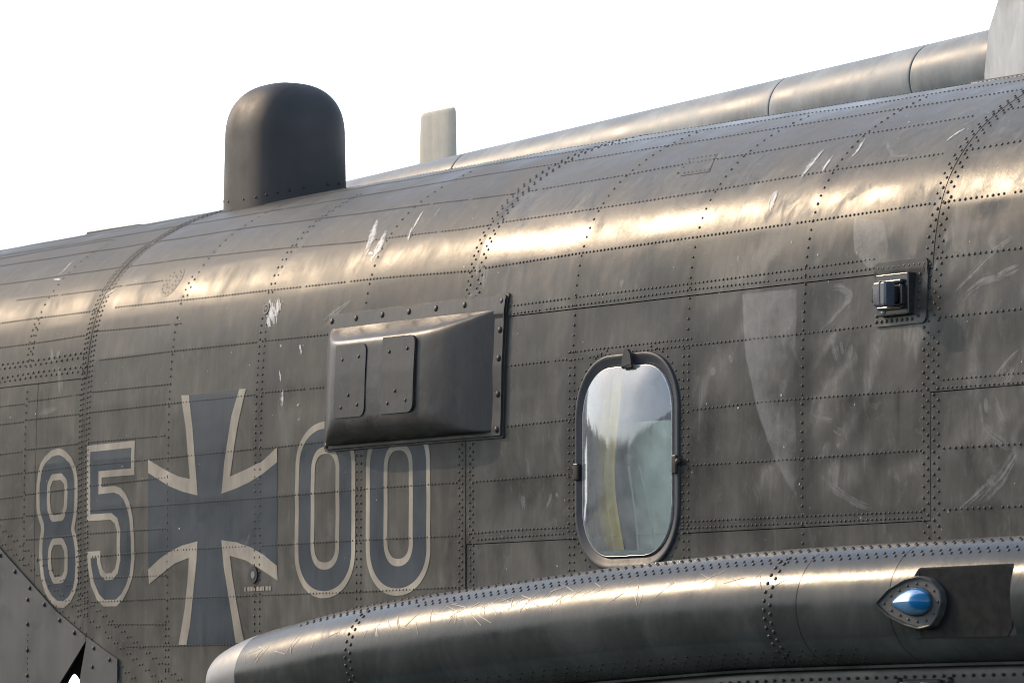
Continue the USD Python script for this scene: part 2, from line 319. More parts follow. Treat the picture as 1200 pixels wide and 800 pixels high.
for s_ in (2.06, 2.24, 2.417, 2.595, 2.80): wipe([(1.7, s_), (3.0, s_), (4.7, s_)], 0.02, -0.3)
wipe([(0.9, 2.54), (1.35, 2.53), (1.9, 2.54)], 0.05, -0.6)  # darker band along the lower edge of the side housing
for x0, s0, s1, w_ in ((3.845, 2.33, 2.76, 0.011), (4.03, 2.42, 2.62, 0.009)): wipe([(x0, s1), (x0, (s0 + s1) / 2), (x0, s0)], w_, -1.0)
_gx, _gs = np.meshgrid(WX + WST * np.arange(WEAR.shape[0]), WS + WST * np.arange(WEAR.shape[1]), indexing="ij")
_t = np.clip((_gs - 3.22) / 0.2, 0, 1) * np.clip((3.95 - _gs) / 0.3, 0, 1)
WEAR += _t * (0.25 + 0.75 * meshkit.fbm(np.stack([_gx * 3.0, _gs * 2.0, 0 * _gx], -1), 4, 12))       # paler band over the upper shoulder
for x0, s0, l_ in ((2.15, 3.2, .05), (2.45, 3.03, .06), (2.2, 2.7, .04), (3.1, 2.7, .06), (4.25, 3.05, .08), (4.1, 3.13, .06)): wipe([(x0, s0), (x0 + .01, s0 + l_)], 0.03, 0.5, 4.0)

def sheet(X0, X1, s0, s1, off=0.0, hole=None, clip=None, gap=0.0015):
    X0 += gap; X1 -= gap; s0 += gap * 0.4
    xl = np.unique(np.r_[np.arange(X0, min(X1, -1.9), 0.06), np.arange(max(X0, -1.9), min(X1, 5.0), 0.014), np.arange(max(X0, 5.0), X1, 0.06), X0, X1]); nx = len(xl); ns = max(int((s1 - s0) / 0.0105), 2)
    gX, gs = np.meshgrid(xl, np.linspace(s0, s1, ns), indexing="ij")
    P = surf(gX, gs, off)
    edge = np.zeros_like(gX, bool); edge[0] = edge[-1] = True; edge[:, 0] = True
    if s1 < 4: edge[:, -1] = True
    # a turned-in rim: repeat the border a little lower
    cx, cs = (gX[1:, 1:] + gX[:-1, :-1]) / 2, (gs[1:, 1:] + gs[:-1, :-1]) / 2
    keep = np.ones_like(cx, bool)
    if hole is not None: keep &= ~hole(cx, cs)
    if clip is not None: keep &= clip(cx, cs)
    f = grid_faces(nx, ns, keep)
    m = trimesh.Trimesh(P.reshape(-1, 3), f, process=False)
    rims = []
    def rim(Xl, sl):
        a = surf(Xl, sl, off); b = surf(Xl, sl, off - 0.008)
        v = np.vstack([a, b]); n = len(a); i = np.arange(n - 1)
        rims.append(trimesh.Trimesh(v, np.vstack([np.stack([i, i + 1, i + n + 1], 1), np.stack([i, i + n + 1, i + n], 1)]), process=False))
    if clip is None:
        xs, sv = xl, np.linspace(s0, s1, ns)
        rim(xs, np.full(nx, s0)); rim(np.full(ns, X0), sv); rim(np.full(ns, X1), sv)
    return cat([m] + rims), np.r_[wear_at(gX.ravel(), gs.ravel()), np.zeros(sum(len(r.vertices) for r in rims))]

WIN = (2.33, 2.905, 2.103, 2.791, 0.20)
def rrect(x0, x1, z0, z1, r, n=18, p=2.0):
    pts = []
    for cx, cz, a0 in ((x1 - r, z1 - r, 0), (x0 + r, z1 - r, 90), (x0 + r, z0 + r, 180), (x1 - r, z0 + r, 270)):
        for k in range(n):
            a = math.radians(a0 + 90 * k / (n - 1))
            c, s_ = math.cos(a), math.sin(a)
            pts.append((cx + r * math.copysign(abs(c) ** (2 / p), c), cz + r * math.copysign(abs(s_) ** (2 / p), s_)))
    return np.array(pts)
winpoly = Polygon(rrect(*WIN)).buffer(-0.016)
def in_window(X, s): return shapely.contains_xy(winpoly, X, s)
diagclip = lambda X, s: s > diag(X) - 0.03
SMX = SMAX
SHEETS = [(-6, -0.963, 2.915, SMX, 0.0022, None, lambda X, s: s > diag(X) - 0.03, SKIN), (-6, -1.345, 1.3, 2.913, 0.0, None, diagclip, SKIN),
    (-1.345, -0.963, 1.3, 2.913, 0.0, None, diagclip, SKIN),
    (-0.963, 1.669, 1.15, SMX, 0.001, None, lambda X, s: (s > diag(X) - 0.03) | (X > -0.68), SKIN),
    (1.669, 4.19, 2.96, SMX, 0.003, None, None, SKIN), (1.669, 4.19, 2.206, 2.958, 0.0, in_window, None, SKIN_ALT), (1.669, 4.19, 1.15, 2.204, -0.002, None, None, SKIN_ALT),
    (4.19, 8, 2.588, SMX, 0.002, None, None, SKIN_ALT), (4.19, 8, 1.15, 2.586, -0.0005, None, None, SKIN_ALT)]
SKINS = []
for a in SHEETS:
    if a[7] is SKIN and a[1] < 1.7: a = (*a[:7], SKIN_AFT if a[1] < 0 else SKIN_MID)
    hole = in_window if (a[0] == 1.669 and a[2] < 2.96) else None
    msh, wr = sheet(*a[:5], hole=hole, clip=a[6])
    p = part(HELI, "skin_panel", msh, a[7], smooth=True); SKINS.append(p)
    UsdGeom.PrimvarsAPI(stage.GetPrimAtPath(p)).CreatePrimvar("wear", Sdf.ValueTypeNames.FloatArray, "vertex").Set([float(v) for v in wr])

# dark backing just under the butt joints, so that the gaps read as seams
def strip(X0, X1, s0, s1, off):
    nx = max(int(abs(X1 - X0) / 0.05), 2); ns = max(int((s1 - s0) / 0.02), 2)
    gX, gs = np.meshgrid(np.linspace(X0, X1, nx), np.linspace(s0, s1, ns), indexing="ij")
    return trimesh.Trimesh(surf(gX, gs, off, False).reshape(-1, 3), grid_faces(nx, ns), process=False)
for x, s0 in ((-1.345, 2.24), (-0.963, 1.96), (1.669, 1.2), (4.19, 1.2)):
    part(HELI, "frame_rib", strip(x - 0.03, x + 0.03, s0, 2.9 if x < -1.3 else SMX, -0.012), BLACK, smooth=40)
for x0, x1, s in ((1.67, 4.19, 2.959), (1.67, 2.33, 2.205), (2.9, 4.19, 2.205), (4.2, 8, 2.587), (-6, -0.97, 2.914)):
    part(HELI, "stringer", strip(x0, x1, s - 0.02, s + 0.02, -0.013), BLACK, smooth=40)

# far side, belly, nose and tail closures
Xs = np.r_[np.linspace(-6, -0.46, 30), np.linspace(-0.44, 8, 24)]
fs = np.linspace(1.15, SMX, 60)
gX, gs = np.meshgrid(Xs, fs, indexing="ij")
Pm = surf(gX, np.maximum(gs, np.where(gX < -0.45, diag(gX), 1.15)), 0, False); Pm[..., 1] = 2 * YC - Pm[..., 1]
part(HELI, "far_side_skin", (Pm.reshape(-1, 3), grid_faces(*gX.shape)), SKIN, smooth=40)
zb = np.where(Xs < -0.45, diag(Xs) + 0.0, 1.15)
ys = np.linspace(0.02, 2 * YC - 0.02, 6)
belly = np.stack(np.broadcast_arrays(Xs[:, None], ys[None, :], zb[:, None]), -1)
part(HELI, "belly_skin", (belly.reshape(-1, 3), grid_faces(len(Xs), 6)), FAIR, smooth=40)
for name, x in (("nose_bulkhead", 7.99), ("tail_bulkhead", -5.99)):
    sec = surf(np.full(40, x), np.linspace(float(max(1.16, diag(np.array([x]))[0] if x < 0 else 1.16)), SMX, 40), -0.004, False)
    ring = np.vstack([sec, (sec * [1, -1, 1] + [0, 2 * YC, 0])[::-1]])
    v = np.vstack([ring, ring.mean(0)]); n = len(ring); i = np.arange(n)
    part(HELI, name, (v, np.stack([i, (i + 1) % n, np.full(n, n)], 1)), SKIN, smooth=False)

# ---------------------------------------------------------------- rivets
def dome_rivets(P, N, r, h, seg=7):
    """All the rivets at points P with normals N as one light mesh of low domes."""
    P, N = np.asarray(P), np.asarray(N)
    r = np.broadcast_to(r, len(P)); h = np.broadcast_to(h, len(P))
    t = np.tile([1.0, 0, 0], (len(P), 1)); t -= N * (t * N).sum(1, keepdims=True); t /= np.linalg.norm(t, axis=1, keepdims=True)
    b = np.cross(N, t)
    rings = [(1.0, -0.3), (0.93, 0.42), (0.58, 0.86)]
    a = np.arange(seg) / seg * 2 * np.pi
    vs = []
    for rr, hh in rings:
        vs.append(P[:, None] + (r * rr)[:, None, None] * (np.cos(a)[None, :, None] * t[:, None] + np.sin(a)[None, :, None] * b[:, None]) + (h * hh)[:, None, None] * N[:, None])
    vs.append((P + N * h[:, None])[:, None])
    V = np.concatenate(vs, 1); nv = V.shape[1]
    f = []
    for k in range(len(rings) - 1):
        for i in range(seg):
            p, q = k * seg + i, k * seg + (i + 1) % seg
            f += [(p, q, q + seg), (p, q + seg, p + seg)]
    k = (len(rings) - 1) * seg
    f += [(k + i, k + (i + 1) % seg, nv - 1) for i in range(seg)]
    F = np.array(f)[None] + (np.arange(len(P)) * nv)[:, None, None]
    return V.reshape(-1, 3), F.reshape(-1, 3)

RV = []                                                               # (x, s, radius)
def row(pts, pitch=0.0225, r=0.0046, jig=0.0, off=0.0):
    pts = np.array(pts, float); L = np.r_[0, np.cumsum(abs(np.diff(pts[:, 0])))]
    n = max(int(L[-1] / pitch), 1)
    for k in range(n + 1):
        x = np.interp(k / n * L[-1], L, pts[:, 0]); s = np.interp(k / n * L[-1], L, pts[:, 1])
        RV.append((x, s + off + (jig if k % 2 else -jig), r * RNG.uniform(0.86, 1.12)))
def col(x, s0, s1, pitch=0.024, r=0.0048, zig=0.0, ph=0.0):
    n = max(int((s1 - s0) / pitch), 1)
    for k in range(n + 1):
        RV.append((x + (zig if k % 2 else -zig), s0 + (k + ph) * pitch, r * RNG.uniform(0.86, 1.12)))
ROWS = [
    ('a', [(-2.037,3.425),(-1.599,3.418),(-1.395,3.413),(-0.948,3.402),(-0.563,3.392)]),
    ('a', [(-2.293,3.595),(-1.173,3.57),(-0.18,3.544)]),
    ('a', [(-2.455,3.694),(-1.935,3.696),(-1.478,3.685)]),
    ('a', [(-1.703,3.307),(-1.412,3.299),(-0.961,3.29)]),
    ('a', [(-1.796,3.2),(-1.393,3.197),(-0.967,3.191)]),
    ('a', [(-1.739,3.089),(-1.44,3.086),(-1.005,3.091)]),
    ('z', [(-1.713,2.996),(-1.367,2.995),(-1.006,3.001)]),
    ('z', [(-1.702,2.937),(-1.365,2.945),(-0.996,2.943)]),
    ('a', [(-1.688,2.837),(-1.453,2.838)]),
    ('a', [(-1.413,2.846),(-1.016,2.852)]),
    ('a', [(-1.681,2.764),(-1.452,2.766)]),
    ('a', [(-1.425,2.772),(-1.015,2.775)]),
    ('a', [(-1.673,2.646),(-1.459,2.65)]),
    ('b', [(-1.425,2.656),(-1.021,2.661)]),
    ('a', [(-1.67,2.563),(-1.456,2.568)]),
    ('a', [(-1.422,2.567),(-1.018,2.577)]),
    ('b', [(-1.42,2.484),(-1.03,2.493)]),
    ('a', [(-1.668,2.473),(-1.454,2.479)]),
    ('a', [(-1.667,2.394),(-1.446,2.397)]),
    ('a', [(-1.412,2.402),(-1.015,2.405)]),
    ('b', [(-1.41,2.31),(-1.014,2.315)]),
    ('a', [(-1.321,2.233),(-1.013,2.234)]),
    ('a', [(-0.936,3.102),(-0.296,3.086)]),
    ('a', [(-0.897,2.981),(-0.302,2.98),(0.266,2.975)]),
    ('a', [(-0.911,2.856),(-0.328,2.854)]),
    ('a', [(-0.923,2.777),(-0.302,2.78),(0.276,2.781)]),
    ('a', [(-0.929,2.663),(-0.358,2.663)]),
    ('a', [(-0.913,2.576),(-0.324,2.58),(0.279,2.586)]),
    ('a', [(-0.911,2.498),(-0.329,2.508)]),
    ('a', [(-0.903,2.405),(0.299,2.409),(1.155,2.416),(1.612,2.415)]),
    ('a', [(-0.928,2.319),(-0.345,2.32)]),
    ('a', [(-0.888,2.231),(-0.338,2.239),(0.229,2.239)]),
    ('a', [(-0.913,2.151),(-0.343,2.148)]),
    ('a', [(-0.892,2.061),(-0.324,2.063),(0.302,2.061)]),
    ('a', [(-0.768,1.976),(-0.342,1.969)]),
    ('a', [(-0.619,1.89),(0.303,1.889)]),
    ('a', [(-0.921,3.296),(-0.559,3.288)]),
    ('a', [(-0.832,3.194),(-0.276,3.18),(0.205,3.171),(1.003,3.154),(1.66,3.134)]),
    ('b', [(1.726,3.138),(2.282,3.147),(2.906,3.151),(3.546,3.155),(4.131,3.161)]),
    ('c', [(4.197,3.161),(4.613,3.164)]),
    ('a', [(-0.563,3.392),(0.039,3.369),(0.787,3.324),(1.46,3.309),(1.645,3.31)]),
    ('a', [(1.72,3.313),(2.374,3.316),(2.94,3.324),(3.232,3.332),(3.581,3.338),(4.088,3.342)]),
    ('c', [(4.203,3.342),(4.505,3.351)]),
    ('a', [(-0.18,3.544),(0.588,3.501),(1.292,3.471),(1.658,3.462)]),
    ('a', [(1.725,3.463),(2.294,3.474),(2.498,3.487),(2.942,3.492),(3.402,3.506),(3.822,3.518),(4.067,3.524)]),
    ('a', [(4.162,3.532),(4.337,3.539)]),
    ('a', [(0.313,2.976),(0.818,2.97)]),
    ('a', [(0.335,2.786),(0.81,2.783)]),
    ('a', [(0.321,2.584),(0.79,2.591)]),
    ('a', [(0.348,2.238),(0.967,2.239),(1.628,2.236)]),
    ('a', [(0.349,2.062),(0.962,2.06),(1.628,2.063)]),
    ('a', [(1.711,2.414),(1.949,2.415),(2.226,2.418),(2.281,2.417)]),
    ('a', [(1.701,2.241),(1.949,2.245),(2.276,2.244)]),
    ('a', [(1.743,2.219),(1.949,2.222),(2.251,2.224)]),
    ('a', [(1.827,2.794),(1.991,2.793),(2.218,2.795),(2.283,2.794)]),
    ('a', [(1.835,2.59),(2.225,2.595),(2.29,2.596)]),
    ('a', [(1.806,2.993),(2.419,2.998),(2.944,2.998),(3.553,3.003),(3.896,3.008)]),
    ('a', [(1.81,2.965),(2.423,2.972),(2.956,2.978),(3.556,2.976),(3.794,2.977),(3.9,2.979)]),
    ('a', [(2.276,2.817),(2.438,2.819),(2.962,2.821)]),
    ('a', [(2.288,2.791),(2.44,2.796),(2.94,2.8)]),
    ('a', [(2.949,2.8),(3.549,2.801),(3.808,2.803),(3.914,2.805)]),
    ('a', [(2.979,2.594),(3.378,2.601),(4.025,2.597),(4.145,2.596)]),
    ('a', [(2.979,2.419),(3.379,2.416),(4.024,2.417),(4.144,2.416)]),
    ('a', [(2.923,2.242),(3.378,2.24),(4.143,2.234)]),
    ('a', [(2.923,2.221),(3.378,2.22),(4.143,2.216)]),
    ('c', [(4.223,2.988),(4.651,2.989)]),
    ('c', [(4.234,2.808),(4.665,2.809)]),
    ('a', [(4.255,2.621),(4.669,2.621)]),
    ('a', [(4.231,2.597),(4.669,2.593)]),
    ('c', [(4.255,2.418),(4.668,2.415)]),
    ('c', [(4.253,2.236),(4.667,2.234)]),
    ('a', [(-3.2,3.76),(-1.2,3.71),(0.4,3.68),(1.65,3.668),(4.2,3.69),(4.6,3.69)]), ('a', [(-3.2,3.9),(0.4,3.83),(4.6,3.83)]), ('a', [(-3.2,4.05),(4.6,4.0)]),
]
FIVE = [(-0.938,2.651),(-0.576,2.654),(-0.578,2.527),(-0.823,2.526),(-0.823,2.49),(-0.729,2.492),(-0.683,2.482),(-0.644,2.46),(-0.612,2.427),(-0.586,2.372),(-0.572,2.292),(-0.571,2.213),(-0.583,2.15),(-0.615,2.103),(-0.653,2.066),(-0.704,2.042),(-0.801,2.043),(-0.853,2.07),(-0.9,2.125),(-0.923,2.19),(-0.931,2.251),(-0.829,2.252),(-0.829,2.213),(-0.812,2.181),(-0.786,2.166),(-0.744,2.167),(-0.718,2.182),(-0.703,2.217),(-0.704,2.322),(-0.72,2.351),(-0.753,2.366),(-0.932,2.366)]
EIGHT = [(-1.167,2.651),(-1.221,2.645),(-1.271,2.623),(-1.3,2.6),(-1.319,2.568),(-1.332,2.519),(-1.335,2.478),(-1.33,2.426),(-1.32,2.396),(-1.295,2.359),(-1.293,2.343),(-1.305,2.301),(-1.307,2.258),(-1.303,2.216),(-1.293,2.167),(-1.279,2.137),(-1.258,2.104),(-1.221,2.071),(-1.17,2.047),(-1.11,2.043),(-1.06,2.064),(-1.021,2.101),(-1.002,2.144),(-0.995,2.208),(-1.0,2.266),(-1.017,2.315),(-1.032,2.341),(-1.015,2.389),(-1.009,2.434),(-1.008,2.466),(-1.01,2.528),(-1.025,2.572),(-1.059,2.611),(-1.103,2.635),(-1.137,2.647)]
EIGHT_HOLES = [(-1.204,2.529),(-1.143,2.53),(-1.116,2.513),(-1.113,2.486),(-1.115,2.431),(-1.131,2.399),(-1.201,2.397),(-1.219,2.425),(-1.226,2.458),(-1.224,2.507)]
H2 = [(-1.193,2.284),(-1.133,2.284),(-1.109,2.259),(-1.106,2.227),(-1.108,2.185),(-1.128,2.163),(-1.185,2.161),(-1.205,2.187),(-1.212,2.22),(-1.21,2.262)]
UL = [(-0.242,2.807),(-0.186,2.804),(-0.154,2.686),(-0.131,2.56),(-0.111,2.434),(-0.216,2.451),(-0.309,2.473),(-0.391,2.501),(-0.474,2.53),(-0.475,2.58),(-0.436,2.566),(-0.341,2.534),(-0.248,2.508),(-0.167,2.496),(-0.181,2.577),(-0.203,2.688),(-0.225,2.752)]
UR = [(0.173,2.807),(0.221,2.807),(0.208,2.777),(0.174,2.686),(0.147,2.601),(0.119,2.494),(0.227,2.514),(0.345,2.54),(0.444,2.585),(0.445,2.533),(0.346,2.494),(0.251,2.467),(0.162,2.449),(0.06,2.434),(0.076,2.542),(0.099,2.618),(0.125,2.713)]
LL = [(-0.469,2.173),(-0.388,2.209),(-0.319,2.232),(-0.226,2.254),(-0.109,2.267),(-0.115,2.201),(-0.132,2.115),(-0.15,2.022),(-0.162,1.96),(-0.186,1.892),(-0.242,1.893),(-0.22,1.961),(-0.199,2.026),(-0.182,2.116),(-0.17,2.209),(-0.275,2.19),(-0.368,2.155),(-0.462,2.119)]
LR = [(0.061,2.266),(0.164,2.256),(0.271,2.234),(0.36,2.204),(0.448,2.164),(0.454,2.111),(0.342,2.153),(0.23,2.19),(0.122,2.208),(0.14,2.133),(0.171,2.035),(0.202,1.955),(0.226,1.895),(0.166,1.894),(0.135,1.995),(0.105,2.088),(0.08,2.166)]
CROSS = [(-0.186,2.804),(0.173,2.807),(0.125,2.713),(0.076,2.542),(0.06,2.434),(0.162,2.449),(0.251,2.467),(0.346,2.494),(0.445,2.533),(0.448,2.166),(0.36,2.204),(0.271,2.234),(0.164,2.256),(0.061,2.266),(0.068,2.212),(0.105,2.088),(0.166,1.894),(-0.186,1.892),(-0.15,2.022),(-0.132,2.115),(-0.109,2.267),(-0.226,2.254),(-0.319,2.232),(-0.388,2.209),(-0.469,2.173),(-0.474,2.53),(-0.391,2.501),(-0.309,2.473),(-0.216,2.451),(-0.111,2.434),(-0.131,2.56),(-0.154,2.686)]
SM = [
[(-1.529,3.538),(-1.501,3.452),(-1.527,3.399)],
[(-1.543,3.406),(-1.479,3.393),(-1.436,3.386),(-1.45,3.364)],
[(-0.973,3.252),(-0.938,3.265),(-0.893,3.281)],
[(-0.978,3.273),(-0.912,3.259)],
[(0.323,3.148),(0.332,3.095),(0.381,3.05),(0.384,3.008)],
[(0.375,3.137),(0.414,3.057)],
[(0.324,3.063),(0.365,3.016)],
[(0.444,2.963),(0.448,2.935)],
[(0.568,2.955),(0.598,2.901)],
[(0.444,2.873),(0.468,2.809)],
[(0.475,2.803),(0.469,2.705)],
[(0.562,2.719),(0.601,2.741)],
[(0.597,2.696),(0.599,2.663)],
[(0.78,3.465),(0.88,3.321),(0.906,3.201)],
[(0.924,3.398),(0.978,3.28),(0.979,3.201)],
[(0.936,3.355),(0.966,3.246),(0.928,3.202)],
[(0.894,3.267),(0.966,3.246)],
[(1.097,3.376),(1.159,3.269)],
[(1.082,3.464),(1.144,3.3)],
[(1.194,3.462),(1.222,3.361)],
[(0.697,3.012),(0.827,3.064),(0.931,3.094)],
[(0.674,2.976),(0.889,3.084)],
[(3.395,3.478),(3.402,3.393),(3.393,3.297)],
[(3.486,3.422),(3.495,3.32)],
[(3.579,3.496),(3.61,3.405),(3.585,3.359)],
[(3.695,3.501),(3.754,3.418),(3.832,3.362),(3.926,3.351),(3.942,3.416)],
[(4.055,3.382),(4.082,3.432),(4.118,3.456)],
[(4.11,3.502),(4.064,3.443)],
[(3.284,3.305),(3.297,3.248),(3.312,3.187)],
[(3.241,3.244),(3.298,3.168)],
[(4.622,2.444),(4.57,2.387),(4.471,2.308),(4.35,2.245),(4.249,2.19)],
[(4.626,2.414),(4.53,2.319),(4.39,2.231)],
[(3.598,2.394),(3.706,2.324),(3.855,2.262),(3.981,2.237)],
[(3.629,2.398),(3.664,2.425),(3.707,2.48)],
[(4.417,2.579),(4.433,2.511),(4.444,2.447)],
[(4.457,2.572),(4.464,2.496)],
[(4.493,2.583),(4.512,2.519),(4.551,2.467)],
[(4.432,2.473),(4.512,2.432),(4.59,2.391)],
[(4.625,2.7),(4.551,2.655),(4.473,2.596)],
[(4.626,2.675),(4.571,2.616),(4.52,2.569)],
[(4.601,3.041),(4.455,2.976),(4.263,2.862)],
[(4.579,2.916),(4.422,2.902),(4.285,2.835)],
[(4.613,2.939),(4.481,2.911)],
[(3.626,2.931),(3.734,2.937),(3.801,2.906),(3.679,2.822),(3.594,2.775)],
[(3.746,2.779),(3.769,2.712)],
[(3.81,2.762),(3.791,2.698)],
[(3.702,2.781),(3.748,2.687)],
[(3.577,2.565),(3.642,2.536),(3.75,2.525)],
[(3.707,2.506),(3.771,2.478)],
[(3.728,2.466),(3.75,2.434)],
[(3.095,2.737),(3.083,2.684)],
[(3.158,2.76),(3.196,2.723)],
[(2.547,3.047),(2.569,3.003)],
[(3.173,3.057),(3.207,3.069)],
[(2.141,2.298),(2.176,2.325),(2.191,2.38)],
[(2.01,2.373),(2.02,2.302)],
[(2.226,2.365),(2.211,2.337)],
[(0.134,2.241),(0.241,2.244),(0.276,2.314)],
[(0.211,2.239),(0.2,2.209)],
[(0.348,2.229),(0.372,2.174)],
[(0.229,2.223),(0.301,2.212)],
[(-1.365,2.782),(-1.132,2.814)],
[(-1.277,3.067),(-1.221,2.975)],
[(-1.219,3.052),(-1.186,3.0)],
[(-1.19,2.99),(-1.147,2.832)],
[(1.69,3.093),(1.663,3.186)],
[(1.744,3.045),(1.718,3.182)],
[(1.623,3.047),(1.726,3.055)],
]
PATCHLIGHT = [(3.216,2.956),(3.25,2.742),(3.312,2.578),(3.401,2.415),(3.545,2.259),(3.528,2.954)]
PATCH2 = [(3.752,3.163),(3.932,3.135),(4.001,3.01),(3.88,2.966),(3.787,3.025)]
for t, pts in ROWS:
    if t == "z":
        row(pts, 0.040, 0.0058, off=0.0); row([(a + 0.02, b + 0.008) for a, b in pts], 0.040, 0.0058, off=0.010)
    else:
        row(pts, {"a": 0.0215, "b": 0.0205, "c": 0.026}[t], {"a": 0.0043, "b": 0.0046, "c": 0.0054}[t])
def dg(x): return float(diag(np.array([x]))[0])
col(-1.432, dg(-1.432) + .03, 2.9, 0.028); col(-1.432, 3.02, 3.72, 0.034)
for x in (-1.452, -1.415): col(x, 2.99, 3.2, 0.026)
for k, x in enumerate((-1.003, -0.985, -0.950, -0.930)): col(x, dg(-0.963) + 0.06, 4.0, 0.0205, 0.0048, ph=0.15 * k)
col(-0.33, 2.0, 3.29, 0.0285); col(-0.30, 3.2, 3.75, 0.034)
for x in (-0.34, -0.318): col(x, 1.72, 1.99, 0.026)
for x in (0.293, 0.328): col(x, 1.70, 3.13, 0.0262)
for x in (0.30, 0.326): col(x, 3.16, 3.72, 0.034)
for x in (0.978, 1.006): col(x, 1.9, 2.54, 0.0275)
col(0.99, 3.035, 3.75, 0.034)
for k, x in enumerate((1.628, 1.647, 1.692, 1.711)): col(x, 1.9, 2.55, 0.0262, 0.005, ph=0.5 * (k % 2)); col(x, 3.04, 4.0, 0.030, 0.005, ph=0.5 * (k % 2))
for x in (2.283, 2.310): col(x, 1.9, 2.83, 0.0255)
col(2.298, 2.84, 3.80, 0.033, 0.005)
for x in (2.924, 2.952): col(x, 1.9, 2.81, 0.0255)
col(2.942, 2.82, 3.80, 0.033, 0.005)
col(3.554, 1.9, 3.80, 0.0285, 0.0052)
for k, x in enumerate((4.157, 4.178, 4.206, 4.228)): col(x, 1.9, 4.0, 0.034, 0.0056, ph=0.5 * (k % 2))
for x in (4.82, 4.85): col(x, 1.9, 4.0, 0.03, 0.006)
# rivets that follow the rounded corners of the window
for a, b in rrect(WIN[0] - 0.018, WIN[1] + 0.018, WIN[2] - .03, WIN[3] + 0.022, 0.215, 11):
    if abs(a - 2.62) > 0.12: RV.append((a, b, 0.0048))
# oval patch and small doubler
for rr, n in ((0.028, 9), (0.052, 15)):
    for k in range(n): RV.append((-0.473 + rr * math.cos(k / n * 6.283), 3.275 + rr * math.sin(k / n * 6.283), 0.0042))
row([(2.60, 3.517), (2.74, 3.519)], 0.022); row([(2.665, 3.432), (2.80, 3.432)], 0.022); col(2.62, 3.44, 3.51, 0.03)
# paired rows beside the swept-up rear edge
for p0, p1 in (((-2.4, 2.69), (-0.2, 1.745)), ((-2.4, 2.645), (-0.3, 1.72)), ((-2.4, 2.60), (-0.45, 1.71))):
    n = int(math.hypot(p1[0] - p0[0], p1[1] - p0[1]) / 0.05)
    for k in range(n + 1):
        x, s = p0[0] + (p1[0] - p0[0]) * k / n, p0[1] + (p1[1] - p0[1]) * k / n
        RV.append((x, s, 0.0045)); RV.append((x + 0.024, s + 0.002, 0.0045))
for x in (-0.37, -0.355): col(x, 1.70, 1.73, 0.02)
rv = np.array(RV)
ok = (rv[:, 0] > -3.4) & (RNG.random(len(rv)) > 0.012) & ~((rv[:, 0] > 0.79) & (rv[:, 0] < 1.89) & (rv[:, 1] > 2.565) & (rv[:, 1] < 3.035)) & ~shapely.contains_xy(Polygon(rrect(*WIN)).buffer(0.006), rv[:, 0], rv[:, 1])
ok &= ~((rv[:, 0] > 3.93) & (rv[:, 0] < 4.15) & (rv[:, 1] > 2.81) & (rv[:, 1] < 2.97))
rv = rv[ok]
part(HELI, "rivet", dome_rivets(lay(rv[:, 0], rv[:, 1], 0.0010), normal(rv[:, 0], rv[:, 1]), rv[:, 2] * 0.9, rv[:, 2] * 0.42), RIVET, smooth=True,
     label="thousands of small dark rivets in rows on the fuselage skin", kind="stuff")

# ---------------------------------------------------------------- flat shapes laid on the hull
def tri(poly, size=0.03):
    polys = getattr(poly, "geoms", [poly]); out = []
    for q in polys:
        if q.area < 1e-7: continue
        v, f = trimesh.creation.triangulate_polygon(q, engine="earcut")
        v3 = np.c_[v, np.zeros(len(v))]
        v3, f = trimesh.remesh.subdivide_to_size(v3, f, size, max_iter=12)
        n = np.cross(v3[f[:, 1]] - v3[f[:, 0]], v3[f[:, 2]] - v3[f[:, 0]])[:, 2]
        f = np.where((n < 0)[:, None], f[:, ::-1], f)
        out.append(trimesh.Trimesh(v3, f, process=False))
    return cat(out)

def decal(poly, off, size=0.03):
    t = tri(poly, size); v = np.array(t.vertices)
    return trimesh.Trimesh(lay(v[:, 0], v[:, 1], off), t.faces, process=False)

def plate(poly, off, thick, size=0.04):
    """A sheet of metal on the hull with its cut edge."""
    top = decal(poly, off + thick, size); out = [top]
    for q in getattr(poly, "geoms", [poly]):
        for ringc in [q.exterior, *q.interiors]:
            c = np.array(shapely.segmentize(ringc, size).coords)
            if (ringc.is_ccw) != (ringc is q.exterior): c = c[::-1]
            a, b = surf(c[:, 0], c[:, 1], off + thick), surf(c[:, 0], c[:, 1], off - 0.002)
            n = len(c); i = np.arange(n - 1)
            out.append(trimesh.Trimesh(np.vstack([a, b]), np.vstack([np.stack([i, i + n, i + n + 1], 1), np.stack([i, i + n + 1, i + 1], 1)]), process=False))
    return cat(out)

def smoothpoly(pts, r=0.012):
    return Polygon(pts).buffer(0).buffer(r, 8).buffer(-2 * r, 8).buffer(r, 8)

OUT = 0.0245
def digit(name, P, label=None):
    fill = P.buffer(-OUT, 12, join_style="mitre")
    p = part(HELI, name, decal(fill, 0.0009), BLUE, smooth=40, label=label)
    part(p, "outline", decal(P.difference(fill.buffer(-0.0005)), 0.0012), TAN, smooth=40)

